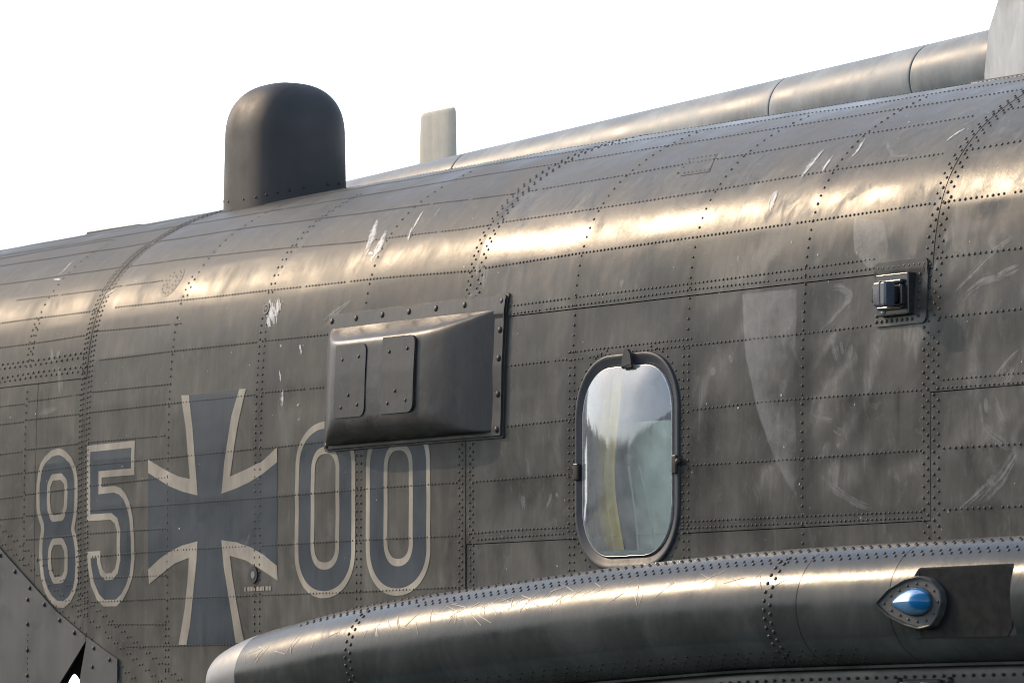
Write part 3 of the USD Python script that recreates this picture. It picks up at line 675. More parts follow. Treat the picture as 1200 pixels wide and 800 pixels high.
E8 = smoothpoly(EIGHT, 0.010).difference(smoothpoly(EIGHT_HOLES, 0.010)).difference(smoothpoly(H2, 0.010))
digit("digit_eight", E8, "faded blue digit eight with a tan outline")
F5 = Polygon(FIVE).buffer(0)
digit("digit_five", F5, "faded blue digit five with a tan outline")
def oval(x0, x1, z0, z1, cap, p, n=40):
    pts = []
    cx, a = (x0 + x1) / 2, (x1 - x0) / 2
    for sgn, cz in ((1, z1 - cap), (-1, z0 + cap)):
        for k in range(n + 1):
            t = math.pi * k / n if sgn > 0 else math.pi + math.pi * k / n
            c, s_ = math.cos(t), math.sin(t)
            pts.append((cx + a * math.copysign(abs(c) ** (2 / p), c), cz + cap * math.copysign(abs(s_) ** (2 / p), s_)))
    return Polygon(pts)
digit("digit_zero", oval(0.568, 0.971, 2.043, 2.662, 0.165, 2.15).difference(oval(0.70, 0.84, 2.168, 2.548, 0.06, 2.4)), "faded blue digit zero partly under the side housing")
digit("digit_zero", oval(1.041, 1.451, 2.042, 2.652, 0.165, 2.15).difference(oval(1.18, 1.316, 2.168, 2.54, 0.06, 2.4)), "faded blue digit zero nearest the window")
cross = Polygon(CROSS).buffer(0)
pc = part(HELI, "cross_emblem", decal(cross, 0.0009), BLUE, smooth=40, label="faded blue cross with four tan angle outlines")
for L in (UL, UR, LL, LR): part(pc, "outline_angle", decal(Polygon(L).buffer(0), 0.0014), TAN, smooth=40)

# ---------------------------------------------------------------- droppings, smears and rubbed paint
def stroke_mesh(pts, w, off, seed):
    rng = np.random.default_rng(seed)
    ls = LineString(pts); n = max(int(ls.length / 0.006), 6)
    c = np.array([ls.interpolate(k / n, normalized=True).coords[0] for k in range(n + 1)])
    c = gaussian_filter1d(c, 2.5, axis=0, mode="nearest")
    t = np.gradient(c, axis=0); t = gaussian_filter1d(t, 3, axis=0, mode='nearest'); t /= np.linalg.norm(t, axis=1)[:, None] + 1e-9
    nrm = np.stack([-t[:, 1], t[:, 0]], 1)
    u = np.linspace(0, 1, n + 1); wid = w * (0.25 + 0.75 * np.sin(np.pi * np.clip(u, 0.02, 0.98)) ** 0.6) * (0.75 + 0.5 * rng.random())
    q = np.linspace(-1, 1, 9)
    p = c[:, None] + nrm[:, None] * (wid[:, None] * q[None])[..., None]
    cov = (1 - abs(q[None]) ** 1.6) * np.sin(np.pi * np.clip(u, 0, 1))[:, None] ** 0.35
    al = np.broadcast_to((u * ls.length * 5 + seed * 7.3)[:, None], cov.shape); ac = np.broadcast_to(q[None] * w * 120, cov.shape)
    v = lay(p[..., 0], p[..., 1], off)
    f = grid_faces(n + 1, 9)
    e = np.cross(v.reshape(-1, 3)[f[:, 1]] - v.reshape(-1, 3)[f[:, 0]], v.reshape(-1, 3)[f[:, 2]] - v.reshape(-1, 3)[f[:, 0]])
    if e[:, 1].sum() > 0: f = f[:, ::-1]
    return v.reshape(-1, 3), f, cov.ravel(), al.ravel(), ac.ravel()
BRIGHT = {0: .012, 1: .01, 4: .05, 5: .03, 6: .034, 7: .010, 8: .012, 9: .012, 10: .012, 13: .03, 14: .022, 15: .028, 16: .014, 17: .012, 18: .016, 22: .03, 24: .014, 26: .014, 28: .03, 2: .010, 11: .012, 23: .014}
for k, pts in enumerate(SM):
    w = BRIGHT[k] * 1.4 if k in BRIGHT else (0.026 if k < 30 else 0.04)
    v, f, *c = stroke_mesh(pts, w, 0.0018 + 0.0003 * (k % 3), k)
    p = part(HELI, "white_smear" if k in BRIGHT else "scuff_mark", (v, f), WHITE_SMEAR if k in BRIGHT else FAINT_SMEAR, smooth=True)
    cover_attr(p, *c)
def extra(n, xr, sr, L, w, ang, m, nm):
    """Many tiny chips, joined: nobody could count them."""
    V_, F_, A_, n0 = [], [], [[], [], []], 0
    for k in range(n):
        x0, s0 = rw.uniform(*xr), rw.uniform(*sr); a = math.radians(rw.uniform(*ang)); l = rw.uniform(*L); bend = rw.uniform(-0.3, 0.3) * l
        pts = [(x0, s0), (x0 + l / 2 * math.cos(a) - bend * math.sin(a), s0 + l / 2 * math.sin(a) + bend * math.cos(a)), (x0 + l * math.cos(a), s0 + l * math.sin(a))]
        if winpoly.buffer(0.06).intersects(LineString(pts)) or sbox(0.7, 2.5, 1.95, 3.1).intersects(LineString(pts)) or sbox(3.88, 2.75, 4.2, 3.02).intersects(LineString(pts)): continue
        v, f, *at = stroke_mesh(pts, rw.uniform(*w), 0.0026, 1000 + k)
        V_.append(v); F_.append(f + n0); n0 += len(v)
        for q_, z_ in zip(A_, at): q_.append(z_)
    p = part(HELI, nm, (np.vstack(V_), np.vstack(F_)), m, smooth=True, kind="stuff")
    cover_attr(p, *[np.concatenate(q_) for q_ in A_])
extra(160, (-1.7, 4.65), (2.1, 3.6), (0.006, 0.022), (0.002, 0.006), (30, 120), WHITE_SMEAR, "paint_chip")
for poly, nm in ((PATCHLIGHT, "rubbed_patch"), (PATCH2, "rubbed_patch")):
    P = Polygon(poly).buffer(0.0).buffer(-0.005).buffer(0.005); t = tri(P, 0.02); v = np.array(t.vertices)
    dist = np.array([P.exterior.distance(Point(a[0], a[1])) for a in v])
    xr = (v[:, 0] - v[:, 0].min()) / np.ptp(v[:, 0])
    p = part(HELI, nm, (lay(v[:, 0], v[:, 1], 0.0015), t.faces), RUB, smooth=True)
    cover_attr(p, np.clip(dist / 0.016, 0, 1) * (0.95 - 0.5 * xr), v[:, 0] * 4, v[:, 1] * 4)

# ---------------------------------------------------------------- small hull fittings
def disc(cx, cs, r, n=28, r_in=0.0):
    P = Point(cx, cs).buffer(r, n // 4)
    return P.difference(Point(cx, cs).buffer(r_in, n // 4)) if r_in else P
def wear_const(p, k):
    n = len(UsdGeom.Mesh(stage.GetPrimAtPath(p)).GetPointsAttr().Get())
    UsdGeom.PrimvarsAPI(stage.GetPrimAtPath(p)).CreatePrimvar("wear", Sdf.ValueTypeNames.FloatArray, "vertex").Set([k] * n)
p = part(HELI, "round_patch", plate(disc(-0.473, 3.275, 0.066), 0.0004, 0.0008, 0.02), SKIN_MID); wear_const(p, 0.3)
p = part(HELI, "doubler_plate", plate(Polygon([(2.58, 3.526), (2.746, 3.529), (2.816, 3.42), (2.655, 3.42)]), 0.0005, 0.0009), SKIN); wear_const(p, 0.6)
p = part(HELI, "drain_fitting", plate(disc(0.314, 3.096, 0.022, 28, 0.012), 0.001, 0.004, 0.01), BOXP)
part(p, "plug", plate(disc(0.314, 3.096, 0.009), 0.0015, 0.004, 0.01), BOLT)
p = part(HELI, "static_port", plate(disc(0.289, 2.136, 0.03, 28, 0.016), 0.002, 0.004, 0.01), BOXP)
part(p, "plug", plate(disc(0.292, 2.136, 0.014), 0.0015, 0.006, 0.01), BARE)
lab = [sbox(0.225 + 0.021 * k, 2.078, 0.225 + 0.021 * k + (0.016 if k % 3 else 0.010), 2.093) for k in range(9)]
part(HELI, "stencil_line", decal(shapely.union_all(lab), 0.0018, 0.02), TAN, smooth=40)

def bolt_at(parent, P, N, r=0.011, h=0.007, m=BOLT):
    v, f = dome_rivets(np.array([P]), np.array([N]), r, h, 9)
    part(parent, "bolt", (v, f), m, smooth=50)

# ---------------------------------------------------------------- rear fairing panel with its bolts and the dark gap
edge = [(-2.6, 2.735), (-1.623, 2.29), (-1.156, 2.031), (-0.924, 1.934), (-0.683, 1.845)]
left = Polygon(edge[:4] + [(-0.923, 1.915), (-1.125, 1.757), (-1.4, 1.56), (-2.6, 1.56)])
rightp = Polygon([(-0.922, 1.9325), (-0.683, 1.845), (-0.683, 1.56), (-0.93, 1.56), (-0.972, 1.757), (-0.9205, 1.91)])
fl = part(HELI, "rear_fairing_panel", plate(left, 0.007, 0.003, 0.05), FAIR, smooth=25, label="blue grey fairing panel with a slanting bolted edge")
fr = part(HELI, "rear_fairing_panel", plate(rightp, 0.006, 0.003, 0.05), FAIR, smooth=25, label="small fairing panel right of the dark gap")
for x in np.arange(-1.6, -0.95, 0.118): bolt_at(fl, surf(x, np.interp(x, [e[0] for e in edge], [e[1] for e in edge]) - 0.022, 0.010), np.array([0, -1.0, 0]), 0.0095, 0.006)
for x in (-0.86, -0.74): bolt_at(fr, surf(x, np.interp(x, [e[0] for e in edge], [e[1] for e in edge]) - 0.022, 0.009), np.array([0, -1.0, 0]), 0.0095, 0.006)
for z in (2.08, 1.986, 1.887, 1.79): bolt_at(fl, surf(-1.378, z, 0.010), np.array([0, -1.0, 0]), 0.0085, 0.006)
bolt_at(fr, surf(-0.87, 1.818, 0.009), np.array([0, -1.0, 0]), 0.0085, 0.006)
pp = [(-1.378, z) for z in np.arange(1.66, 1.95, 0.022)]
part(fl, "rivet", dome_rivets(surf([a for a, b in pp], [b for a, b in pp], 0.010), np.tile([0, -1.0, 0], (len(pp), 1)), 0.0035, 0.002), RIVET, smooth=True, kind="stuff")
og = Polygon([(-1.142, 1.798), (-1.168, 1.788), (-1.188, 1.772), (-1.205, 1.753), (-1.235, 1.70), (-1.04, 1.70), (-1.062, 1.752), (-1.088, 1.768), (-1.115, 1.788)])
soff = Polygon([(-1.6, 2.2), (-0.75, 1.93), (-0.75, 1.56), (-1.6, 1.56)]).difference(og)
t = trimesh.creation.extrude_polygon(soff, 0.01, engine="earcut"); v = np.array(t.vertices)
part(HELI, "gap_shade_sheet", (np.c_[v[:, 0], 0.06 + v[:, 2], v[:, 1]], t.faces[:, ::-1]), BLACK, smooth=False)  # black sheet painting the shade inside the gap

# ---------------------------------------------------------------- side housing (blister with two cover plates)
base = sbox(0.784, 2.562, 1.897, 3.031).buffer(-0.006).buffer(0.006)
part(HELI, "sealant_bead", plate(sbox(0.776, 2.554, 1.905, 3.039).buffer(-0.006).buffer(0.006), 0.001, 0.006, 0.03), SEALANT, smooth=25)
hb = part(HELI, "side_housing_flange", plate(base, 0.004, 0.010, 0.03), BOXP, smooth=25, label="rectangular flange plate of the boxy side housing")
nx, ns = 170, 80
gX, gs = np.meshgrid(np.linspace(0.79, 1.86, nx), np.linspace(2.572, 3.005, ns), indexing="ij")
rl = np.clip((gX - 0.802) / 0.165, 1e-3, None) ** 0.8; rr = np.clip((1.852 - gX) / 0.325, 0, 1); rr = np.clip(1 - (1 - rr) ** 1.3, 1e-3, None) * np.where(gX < 1.527, 1 + (1.527 - gX) * 3, 1)
rt = np.clip((2.988 - gs) / 0.072, 1e-3, None); tb = np.clip((gs - 2.574) / 0.085, 0, 1); rb = np.clip(np.sqrt(1 - (1 - tb) ** 2), 1e-3, None) * 1.08
q = 6.0 + 4.0 * np.clip((1.8 - gX) / 0.5, 0, 1)
h = 0.104 * (np.ones_like(rl) + rl ** -q + rr ** -q + rt ** -q + rb ** -q) ** (-1 / q)
h += 0.0012 * (meshkit.fbm(np.stack([gX * 14, gs * 14, 0 * gX], -1), 3, 9) - 0.5)
body = trimesh.Trimesh(surf(gX, gs, 0.010 + h, False).reshape(-1, 3), grid_faces(nx, ns), process=False)
sb = part(hb, "housing_body", body, BOXP, smooth=True, label="boxy dark housing with rounded edges and a sloping front")
for x0, x1, z0, z1 in ((1.005, 1.20, 2.655, 2.902), (1.305, 1.508, 2.655, 2.912)):
    P = Polygon(rrect(x0, x1, z0, z1, 0.03, 8)).union(sbox(x0, z0, x0 + 0.05, z1))
    part(hb, "cover_plate", plate(P, 0.1085, 0.0045, 0.03), BOXP, smooth=25)
    for bx, bz in ((x0 + 0.045, z1 - 0.05), (x1 - 0.045, z1 - 0.045), (x0 + 0.09, z0 + 0.075), (x0 + 0.045, z0 + 0.035), (x1 - 0.045, z0 + 0.04)):
        bolt_at(hb, surf(bx, bz, 0.113, False), np.array([0, -1.0, 0]), 0.0075, 0.0035)
for x, s in [(0.80, 3.013), (0.96, 3.013), (1.13, 3.013), (1.30, 3.013), (1.47, 3.013), (1.65, 3.013), (1.876, 3.012), (1.878, 2.915), (1.878, 2.82), (1.878, 2.70), (1.876, 2.582), (0.80, 2.575)]:
    bolt_at(hb, surf(x, s, 0.0135), normal(x, s), 0.012, 0.006)

for xa in (1.10, 1.41):
    u = np.linspace(0, 1, 16); q_ = np.linspace(-1, 1, 9)
    gu, gq = np.meshgrid(u, q_, indexing="ij")
    v = surf(xa + gq * (0.055 - 0.03 * gu), 2.658 + 0.085 * gu, 0.1136, False)
    f = grid_faces(16, 9)[:, ::-1]
    cover_attr(part(hb, "scuff_mark", (v.reshape(-1, 3), f), WHITE_SMEAR, smooth=True), ((1 - abs(gq) ** 1.5) * (0.55 - 0.5 * gu)).ravel(), (gu * 0.6 + xa).ravel(), (gq * 5).ravel())

# ---------------------------------------------------------------- window
def ring_sweep(levels, n=22):
    rows_ = []
    for d_, off in levels:
        r_ = max(WIN[4] - d_, 0.02)
        P = rrect(WIN[0] + d_, WIN[1] - d_, WIN[2] + d_, WIN[3] - d_, r_, n, 2.15)
        rows_.append(surf(P[:, 0], P[:, 1], off, False))
    V = np.array(rows_); k, m = V.shape[:2]; f = []
    for i in range(k - 1):
        for j in range(m):
            a, b = i * m + j, i * m + (j + 1) % m
            f += [(a, b, b + m), (a, b + m, a + m)]
    return trimesh.Trimesh(V.reshape(-1, 3), np.array(f), process=False)
wf = part(HELI, "window_frame", ring_sweep([(-0.005, -0.012), (-0.004, 0.004), (-0.001, 0.0075), (0.006, 0.0075), (0.012, 0.005), (0.020, 0.002), (0.030, -0.001), (0.036, -0.004), (0.038, -0.02)]), SEAL, smooth=True,
          label="rounded blue grey window surround")
part(wf, "retaining_edge", ring_sweep([(0.0365, -0.01), (0.037, 0.003), (0.0385, 0.0045), (0.040, 0.004), (0.042, -0.002)]), TRIM, smooth=True)
lev = []
for k in np.linspace(0, 1, 26):
    P = rrect(WIN[0] + 0.039, WIN[1] - 0.039, WIN[2] + 0.039, WIN[3] - 0.039, 0.16, 22, 2.15)
    c = np.array([2.6175, 2.447]); P = c + (P - c) * (1 - k if k < 1 else 1e-4)
    lev.append(surf(P[:, 0], P[:, 1], 0.004 + 0.036 * (1 - (1 - k) ** 2.6), False))
V = np.array(lev); k, m = V.shape[:2]; f = []
for i in range(k - 1):
    for j in range(m):
        a, b = i * m + j, i * m + (j + 1) % m
        f += [(a, b, b + m), (a, b + m, a + m)]
part(wf, "window_pane", (V.reshape(-1, 3), np.array(f)), PANE, smooth=True)
part(wf, "latch", rbox((2.604, -0.014, 2.744), (2.66, -0.004, 2.76), 0.004), BOXP)
hook = trimesh.creation.extrude_polygon(Polygon([(2.606, 2.75), (2.662, 2.757), (2.655, 2.79), (2.64, 2.806), (2.628, 2.806), (2.612, 2.785)]), 0.010, engine="earcut"); v = np.array(hook.vertices)
part(wf, "latch", (np.c_[v[:, 0], -0.006 - v[:, 2], v[:, 1]], hook.faces), BOXP, smooth=False)
part(wf, "latch", rbox((2.328, -0.016, 2.395), (2.356, -0.002, 2.45), 0.004), BOXP)
part(wf, "latch", rbox((2.882, -0.016, 2.395), (2.907, -0.002, 2.455), 0.004), BOXP)
bolt_at(wf, np.array([2.915, -0.012, 2.433]), np.array([0, -1.0, 0]), 0.012, 0.008)
# what shows through it: green quilted lining, ochre webbing, pale sill
ug, vg = np.meshgrid(np.linspace(2.30, 2.85, 60), np.linspace(1.85, 2.585, 60), indexing="ij")
part(HELI, "cabin_lining", (np.stack([ug, 0.16 + 0.012 * np.sin(vg * 38) * np.sin(ug * 30 + vg * 8), vg], -1).reshape(-1, 3), grid_faces(60, 60)), LINING, smooth=True)
ug, vg = np.meshgrid(np.linspace(2.27, 2.46, 40), np.linspace(2.12, 2.74, 40), indexing="ij")
part(HELI, "webbing_curtain", (np.stack([ug + 0.03 * np.sin(vg * 9 + 2), 0.075 + 0.012 * np.sin(ug * 130 + vg * 4), vg], -1).reshape(-1, 3), grid_faces(40, 40)), CURTAIN, smooth=True)
part(HELI, "window_sill", rbox((2.36, 0.005, 2.11), (2.87, 0.12, 2.162), 0.006), SILL)
part(HELI, "cabin_partition", rbox((0.8, 0.42, 1.3), (4.4, 0.47, 3.15), 0.01), PALE)
for k in range(7):
    u = np.linspace(0, 1, 24); zz = 2.44 - 0.30 * u; xx = 2.14 + 0.062 * k + 0.02 * (k - 3) * u + 0.02 * np.sin(2.2 * u) * (k - 3) * 0.5
    V_ = np.stack([np.stack([xx + d_, 0 * xx + 0.118, zz], 1) for d_ in (0.0, 0.009)], 1)
    part(HELI, "webbing_strap", (V_.reshape(-1, 3), grid_faces(24, 2)), STRAP, smooth=True)
part(HELI, "seat_back", rbox((2.20, 0.122, 1.9), (2.42, 0.135, 2.21), 0.01), BLACK)

# ---------------------------------------------------------------- small sensor box with its mounting plate
sp = part(HELI, "lamp_mounting_plate", plate(Polygon(rrect(3.910, 4.172, 2.797, 2.992, 0.022, 8)), 0.0035, 0.003, 0.03), SKIN_ALT, smooth=25, label="riveted rounded mounting plate under the small side lamp")
fl_o = sbox(3.955, 2.826, 4.112, 2.952)
part(sp, "lamp_flange", rbox((3.955, -0.020, 2.826), (4.112, 0.012, 2.952), 0.004), GLOSSBLACK)
for lo, hi in (((3.975, -0.034, 2.918), (4.095, -0.016, 2.932)), ((3.975, -0.034, 2.842), (4.095, -0.016, 2.854)), ((3.975, -0.034, 2.854), (3.988, -0.016, 2.918)), ((4.082, -0.034, 2.854), (4.095, -0.016, 2.918))):
    part(sp, "lamp_rim", rbox(lo, hi, 0.005), GLOSSBLACK)
part(sp, "lamp_neck", rbox((4.0, -0.075, 2.862), (4.072, -0.012, 2.912), 0.006), BLACK)
part(sp, "lamp_head", rbox((4.040, -0.098, 2.847), (4.100, -0.058, 2.921), 0.007, 12), SLATE, smooth=35, label="slate coloured lamp head split by a dark groove")
part(sp, "lamp_groove", rbox((4.071, -0.0988, 2.852), (4.077, -0.060, 2.9218), 0.001), BLACK)
bolt_at(sp, np.array([3.992, -0.02, 2.838]), np.array([0, -1.0, 0]), 0.008, 0.008, TRIM)
pr_ = [(x, 2.975) for x in np.arange(3.93, 4.16, 0.025)] + [(x, 2.812) for x in np.arange(3.93, 4.13, 0.025)] + [(4.135, z) for z in np.arange(2.82, 2.96, 0.025)] + [(3.93, z) for z in np.arange(2.83, 2.96, 0.03)]
part(sp, "rivet", dome_rivets(surf([a for a, b in pr_], [b for a, b in pr_], 0.0065), normal(np.array([a for a, b in pr_]), np.array([b for a, b in pr_])), 0.0062, 0.0042), RIVET, smooth=True, kind="stuff")

# ---------------------------------------------------------------- roof: radome, drive shaft cover, blade antenna, pylon
def lathe_like(levels, n=72):
    V = np.array(levels); k, m = V.shape[:2]; f = []
    for i in range(k - 1):
        for j in range(m):
            a, b = i * m + j, i * m + (j + 1) % m
            f += [(a, b, b + m), (a, b + m, a + m)]
    return trimesh.Trimesh(V.reshape(-1, 3), np.array(f), process=False)
DX, DY = (-1.03, -0.555), (0.575, 0.985)
lv = []
zt = 4.062
for t in np.r_[np.linspace(0, 0.62, 12), 0.62 + 0.38 * np.sin(np.linspace(0, np.pi / 2, 20)[1:])]:
    z = 3.50 + (zt - 3.50) * t
    s_ = 1.0 - 0.05 * t
    if t > 0.62: s_ *= max(1 - ((t - 0.62) / 0.38) ** 2.5, 0) ** (1 / 2.5)
    a = np.linspace(0, 2 * np.pi, 72, endpoint=False); c, s2 = np.cos(a), np.sin(a)
    px = (DX[0] + DX[1]) / 2 + max(s_, 1e-3) * (DX[1] - DX[0]) / 2 * np.sign(c) * abs(c) ** (2 / 3.0)
    py = (DY[0] + DY[1]) / 2 + max(s_, 1e-3) * (DY[1] - DY[0]) / 2 * np.sign(s2) * abs(s2) ** (2 / 3.0)
    lv.append(np.stack([px, py, np.full(72, z)], 1))
rd = part(HELI, "radome", lathe_like(lv), RADOME, smooth=True, label="black rounded antenna dome on the roof")
base_ring = np.array(lv[0])
for ang in np.linspace(-2.9, 0.4, 13):
    c, s2 = math.cos(ang), math.sin(ang)
    px = (DX[0] + DX[1]) / 2 + 0.995 * (DX[1] - DX[0]) / 2 * np.sign(c) * abs(c) ** (2 / 3.0); py = (DY[0] + DY[1]) / 2 + 0.995 * (DY[1] - DY[0]) / 2 * np.sign(s2) * abs(s2) ** (2 / 3.0)
    zz = float(np.interp(py, PROF[:, 0][400:], PROF[:, 1][400:])) + 0.012
    n = np.array([np.sign(c) * abs(c) ** (4 / 3), np.sign(s2) * abs(s2) ** (4 / 3), 0]); n /= np.linalg.norm(n)
    bolt_at(rd, np.array([px, py, zz]) - 0.002 * n, n, 0.0062, 0.0035)
foot = Polygon([(x, y) for x, y in base_ring[:, :2]]).buffer(0.018)
a = np.array(foot.exterior.coords)[::-1][:-1]
zf = np.interp(a[:, 1], PROF[400:, 0], PROF[400:, 1])
inner = np.array(Polygon(base_ring[:, :2]).buffer(-0.01).exterior.coords)

def tube_z(x): return 3.633 + 0.0405 * (x + 1.0)
TX = [-2.2, -0.318, 1.735, 2.535, 2.98]
for k in range(4):
    x0, x1 = TX[k] + 0.004, TX[k + 1] - 0.004
    lv = []
    for x, s_ in [(x0, 0.93), (x0, 0.985), (x0 + 0.006, 1.0), *[(x, 1.0) for x in np.linspace(x0 + 0.05, x1 - 0.05, 24)], (x1 - 0.006, 1.0), (x1, 0.985), (x1, 0.93)]:
        r_ = 0.130 * s_ * (min(1.0, ((x + 2.2) / 0.9) ** 0.6 if x > -2.2 else 0.02) if k == 0 else 1.0)
        a = np.linspace(0, 2 * np.pi, 56, endpoint=False)
        w = 0.0012 * (meshkit.fbm(np.stack([0 * a + x * 5, np.cos(a) * 2, np.sin(a) * 2], -1), 3, 3) - 0.5)
        lv.append(np.stack([0 * a + x, YC - (r_ + w) * np.cos(a), tube_z(x) + (r_ + w) * np.sin(a) - (0.04 if k == 0 and x < -1.9 else 0)], 1))
    part(HELI, "shaft_cover", lathe_like(lv), TUBE, smooth=40, label=None)
lv = []
a = np.linspace(0, 2 * np.pi, 40, endpoint=False)
for x in (-2.1, 2.9): lv.append(np.stack([0 * a + x, YC - 0.118 * np.cos(a), tube_z(x) + 0.118 * np.sin(a)], 1))
part(HELI, "drive_shaft", lathe_like(lv), BLACK, smooth=True)
lv = []
for z, s_ in ((3.6, 1.06), (3.9, 0.97), (4.012, 0.93), (4.026, 0.90), (4.03, 0.80)):
    u = np.linspace(0, 2 * np.pi, 40, endpoint=False); c, s2 = np.cos(u), np.sin(u)
    lv.append(np.stack([-1.005 + 0.01 * (z - 3.6) + 0.132 * s_ * np.sign(c) * abs(c) ** 0.6, 1.62 + 0.022 * s_ * s2 * (1 - 0.3 * c), 0 * u + z + 0.004 * c], 1))
lv.append(np.tile(lv[-1].mean(0), (40, 1)))
part(HELI, "blade_antenna", lathe_like(lv), BEIGE, smooth=35, label="beige blade antenna behind the shaft cover")
# pylon fairing: swept trailing edge, a lap joint a little way in
def slab(P, y0, y1, bevel=0.012):
    t = trimesh.creation.extrude_polygon(P, y1 - y0, engine="earcut"); v = np.array(t.vertices)
    return np.c_[v[:, 0], y1 - v[:, 2], v[:, 1]], t.faces
pl = Polygon([(3.058, 3.60), (3.052, 3.73), (3.077, 3.875), (3.127, 3.968), (3.35, 4.40), (5.6, 4.75), (7.6, 4.2), (7.9, 3.6)])
v, f = slab(pl, 1.13, 1.60)
py_ = part(HELI, "rotor_pylon", (v, f), PYLON, smooth=25, label="pale grey green edge of the rotor pylon fairing")
pl2 = Polygon([(3.112, 3.60), (3.118, 3.716), (3.20, 3.962), (3.42, 4.40), (5.6, 4.74), (7.55, 4.2), (7.85, 3.6)])
v, f = slab(pl2, 1.122, 1.14); part(py_, "pylon_skin", (v, f), PYLON, smooth=25)
v, f = slab(Polygon([(3.19, 3.6), (3.2, 3.72), (3.29, 3.962), (3.5, 4.40), (5.6, 4.72), (7.5, 4.2), (7.8, 3.6)]), 1.10, 1.13); part(py_, "pylon_skin", (v, f), PYLON, smooth=25)
part(HELI, "pylon_foot", rbox((3.04, 1.07, 3.62), (7.7, 1.7, 3.704), 0.01), FAIR)
part(HELI, "roof_hinge", rbox((-3.25, 1.28, 3.60), (-2.8, 1.32, 3.704), 0.004), BOXP)

# ---------------------------------------------------------------- sponson: a long round-edged pod standing off the hull
CX = np.array([1.556, 1.562, 1.575, 1.60, 1.64, 1.70, 1.78, 1.87, 2.13, 2.49, 2.836, 3.17, 3.494, 3.807, 4.237, 4.65, 5.23, 5.78, 8.2])
TOP = np.array([1.785, 1.80, 1.813, 1.829, 1.845, 1.861, 1.879, 1.895, 1.927, 1.966, 1.992, 2.014, 2.034, 2.052, 2.071, 2.085, 2.092, 2.096, 2.10])
RZ = np.array([0.03, 0.05, 0.068, 0.088, 0.105, 0.120, 0.133, 0.143, 0.158, 0.165, 0.168, 0.168, 0.168, 0.168, 0.168, 0.168, 0.168, 0.168, 0.168])
CX = CX + 0.11 * np.clip((3.0 - CX) / 1.44, 0, 1)
topf, rzf = PchipInterpolator(CX, TOP), PchipInterpolator(CX, RZ)
SY = -0.945
def pod(X, th, off=0.0):
    X, th = np.broadcast_arrays(np.asarray(X, float), np.asarray(th, float))
    r_ = rzf(X); zc = topf(X) - r_
    w = 0.0016 * (meshkit.fbm(np.stack([X * 3, np.cos(th) * 2, np.sin(th) * 2], -1), 3, 21) - 0.5)
    return np.stack([X, SY - (r_ + off + w) * np.cos(th), zc + (r_ + off + w) * np.sin(th)], -1)
def podn(X, th):
    return np.stack([0 * np.asarray(X, float) + 0 * np.asarray(th), -np.cos(th) + 0 * np.asarray(X, float), np.sin(th) + 0 * np.asarray(X, float)], -1)
def pod_solid(x0, x1, step=0.03):
    lv = []
    for x in np.unique(np.r_[np.linspace(x0, x1, max(int((x1 - x0) / step), 2)), CX[(CX > x0) & (CX < x1)]]):
        th = np.linspace(-np.pi / 2, np.pi / 2, 61)
        P = pod(np.full(61, x), th)
        yin = float(np.interp(x, [1.66, 2.0, 2.6, 9], [SY + 0.05, -0.75, -0.2, 0.02]))
        t = P[-1] + (np.array([x, yin, P[-1, 2] - 0.012]) - P[-1]) * np.linspace(0, 1, 7)[1:, None]
        b = np.array([x, yin, P[0, 2] + 0.01]) + (P[0] - np.array([x, yin, P[0, 2] + 0.01])) * np.linspace(0, 1, 7)[:-1, None]
        lv.append(np.vstack([P, t, b]))
    V = np.array(lv); k, m = V.shape[:2]
    side = lathe_like(lv)
    v = np.vstack([side.vertices, V[0].mean(0), V[-1].mean(0)]); j = np.arange(m)
    f = np.vstack([side.faces, np.stack([(j + 1) % m, j, np.full(m, k * m)], 1), np.stack([(k - 1) * m + j, (k - 1) * m + (j + 1) % m, np.full(m, k * m + 1)], 1)])
    t = trimesh.Trimesh(v, f, process=True)
    if t.volume < 0: t.invert()
    return t
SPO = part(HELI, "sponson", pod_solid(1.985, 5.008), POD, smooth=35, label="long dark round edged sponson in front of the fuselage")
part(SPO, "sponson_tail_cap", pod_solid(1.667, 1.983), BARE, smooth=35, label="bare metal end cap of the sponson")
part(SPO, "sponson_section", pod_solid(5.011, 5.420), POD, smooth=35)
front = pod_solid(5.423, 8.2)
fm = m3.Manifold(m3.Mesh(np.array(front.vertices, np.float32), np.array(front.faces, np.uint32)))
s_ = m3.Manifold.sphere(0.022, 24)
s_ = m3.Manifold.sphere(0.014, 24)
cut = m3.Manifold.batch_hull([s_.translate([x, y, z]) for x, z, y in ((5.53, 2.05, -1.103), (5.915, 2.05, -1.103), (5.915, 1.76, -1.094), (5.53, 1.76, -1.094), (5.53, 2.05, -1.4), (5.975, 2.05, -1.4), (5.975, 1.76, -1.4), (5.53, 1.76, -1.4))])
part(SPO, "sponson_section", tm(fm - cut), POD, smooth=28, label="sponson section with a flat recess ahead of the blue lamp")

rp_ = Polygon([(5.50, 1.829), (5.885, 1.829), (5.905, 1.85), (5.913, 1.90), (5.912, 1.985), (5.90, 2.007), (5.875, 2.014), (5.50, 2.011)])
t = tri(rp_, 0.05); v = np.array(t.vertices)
part(SPO, "recess_shade_sheet", (np.c_[v[:, 0], -1.0896 + (2.05 - v[:, 1]) * 0.031 - 0.0012, v[:, 1]], t.faces), RECESS_SHADE, smooth=False, label="near black sheet with the shade of the lamp recess in its colour")  # sheet over the recess floor, its shade put into the colour
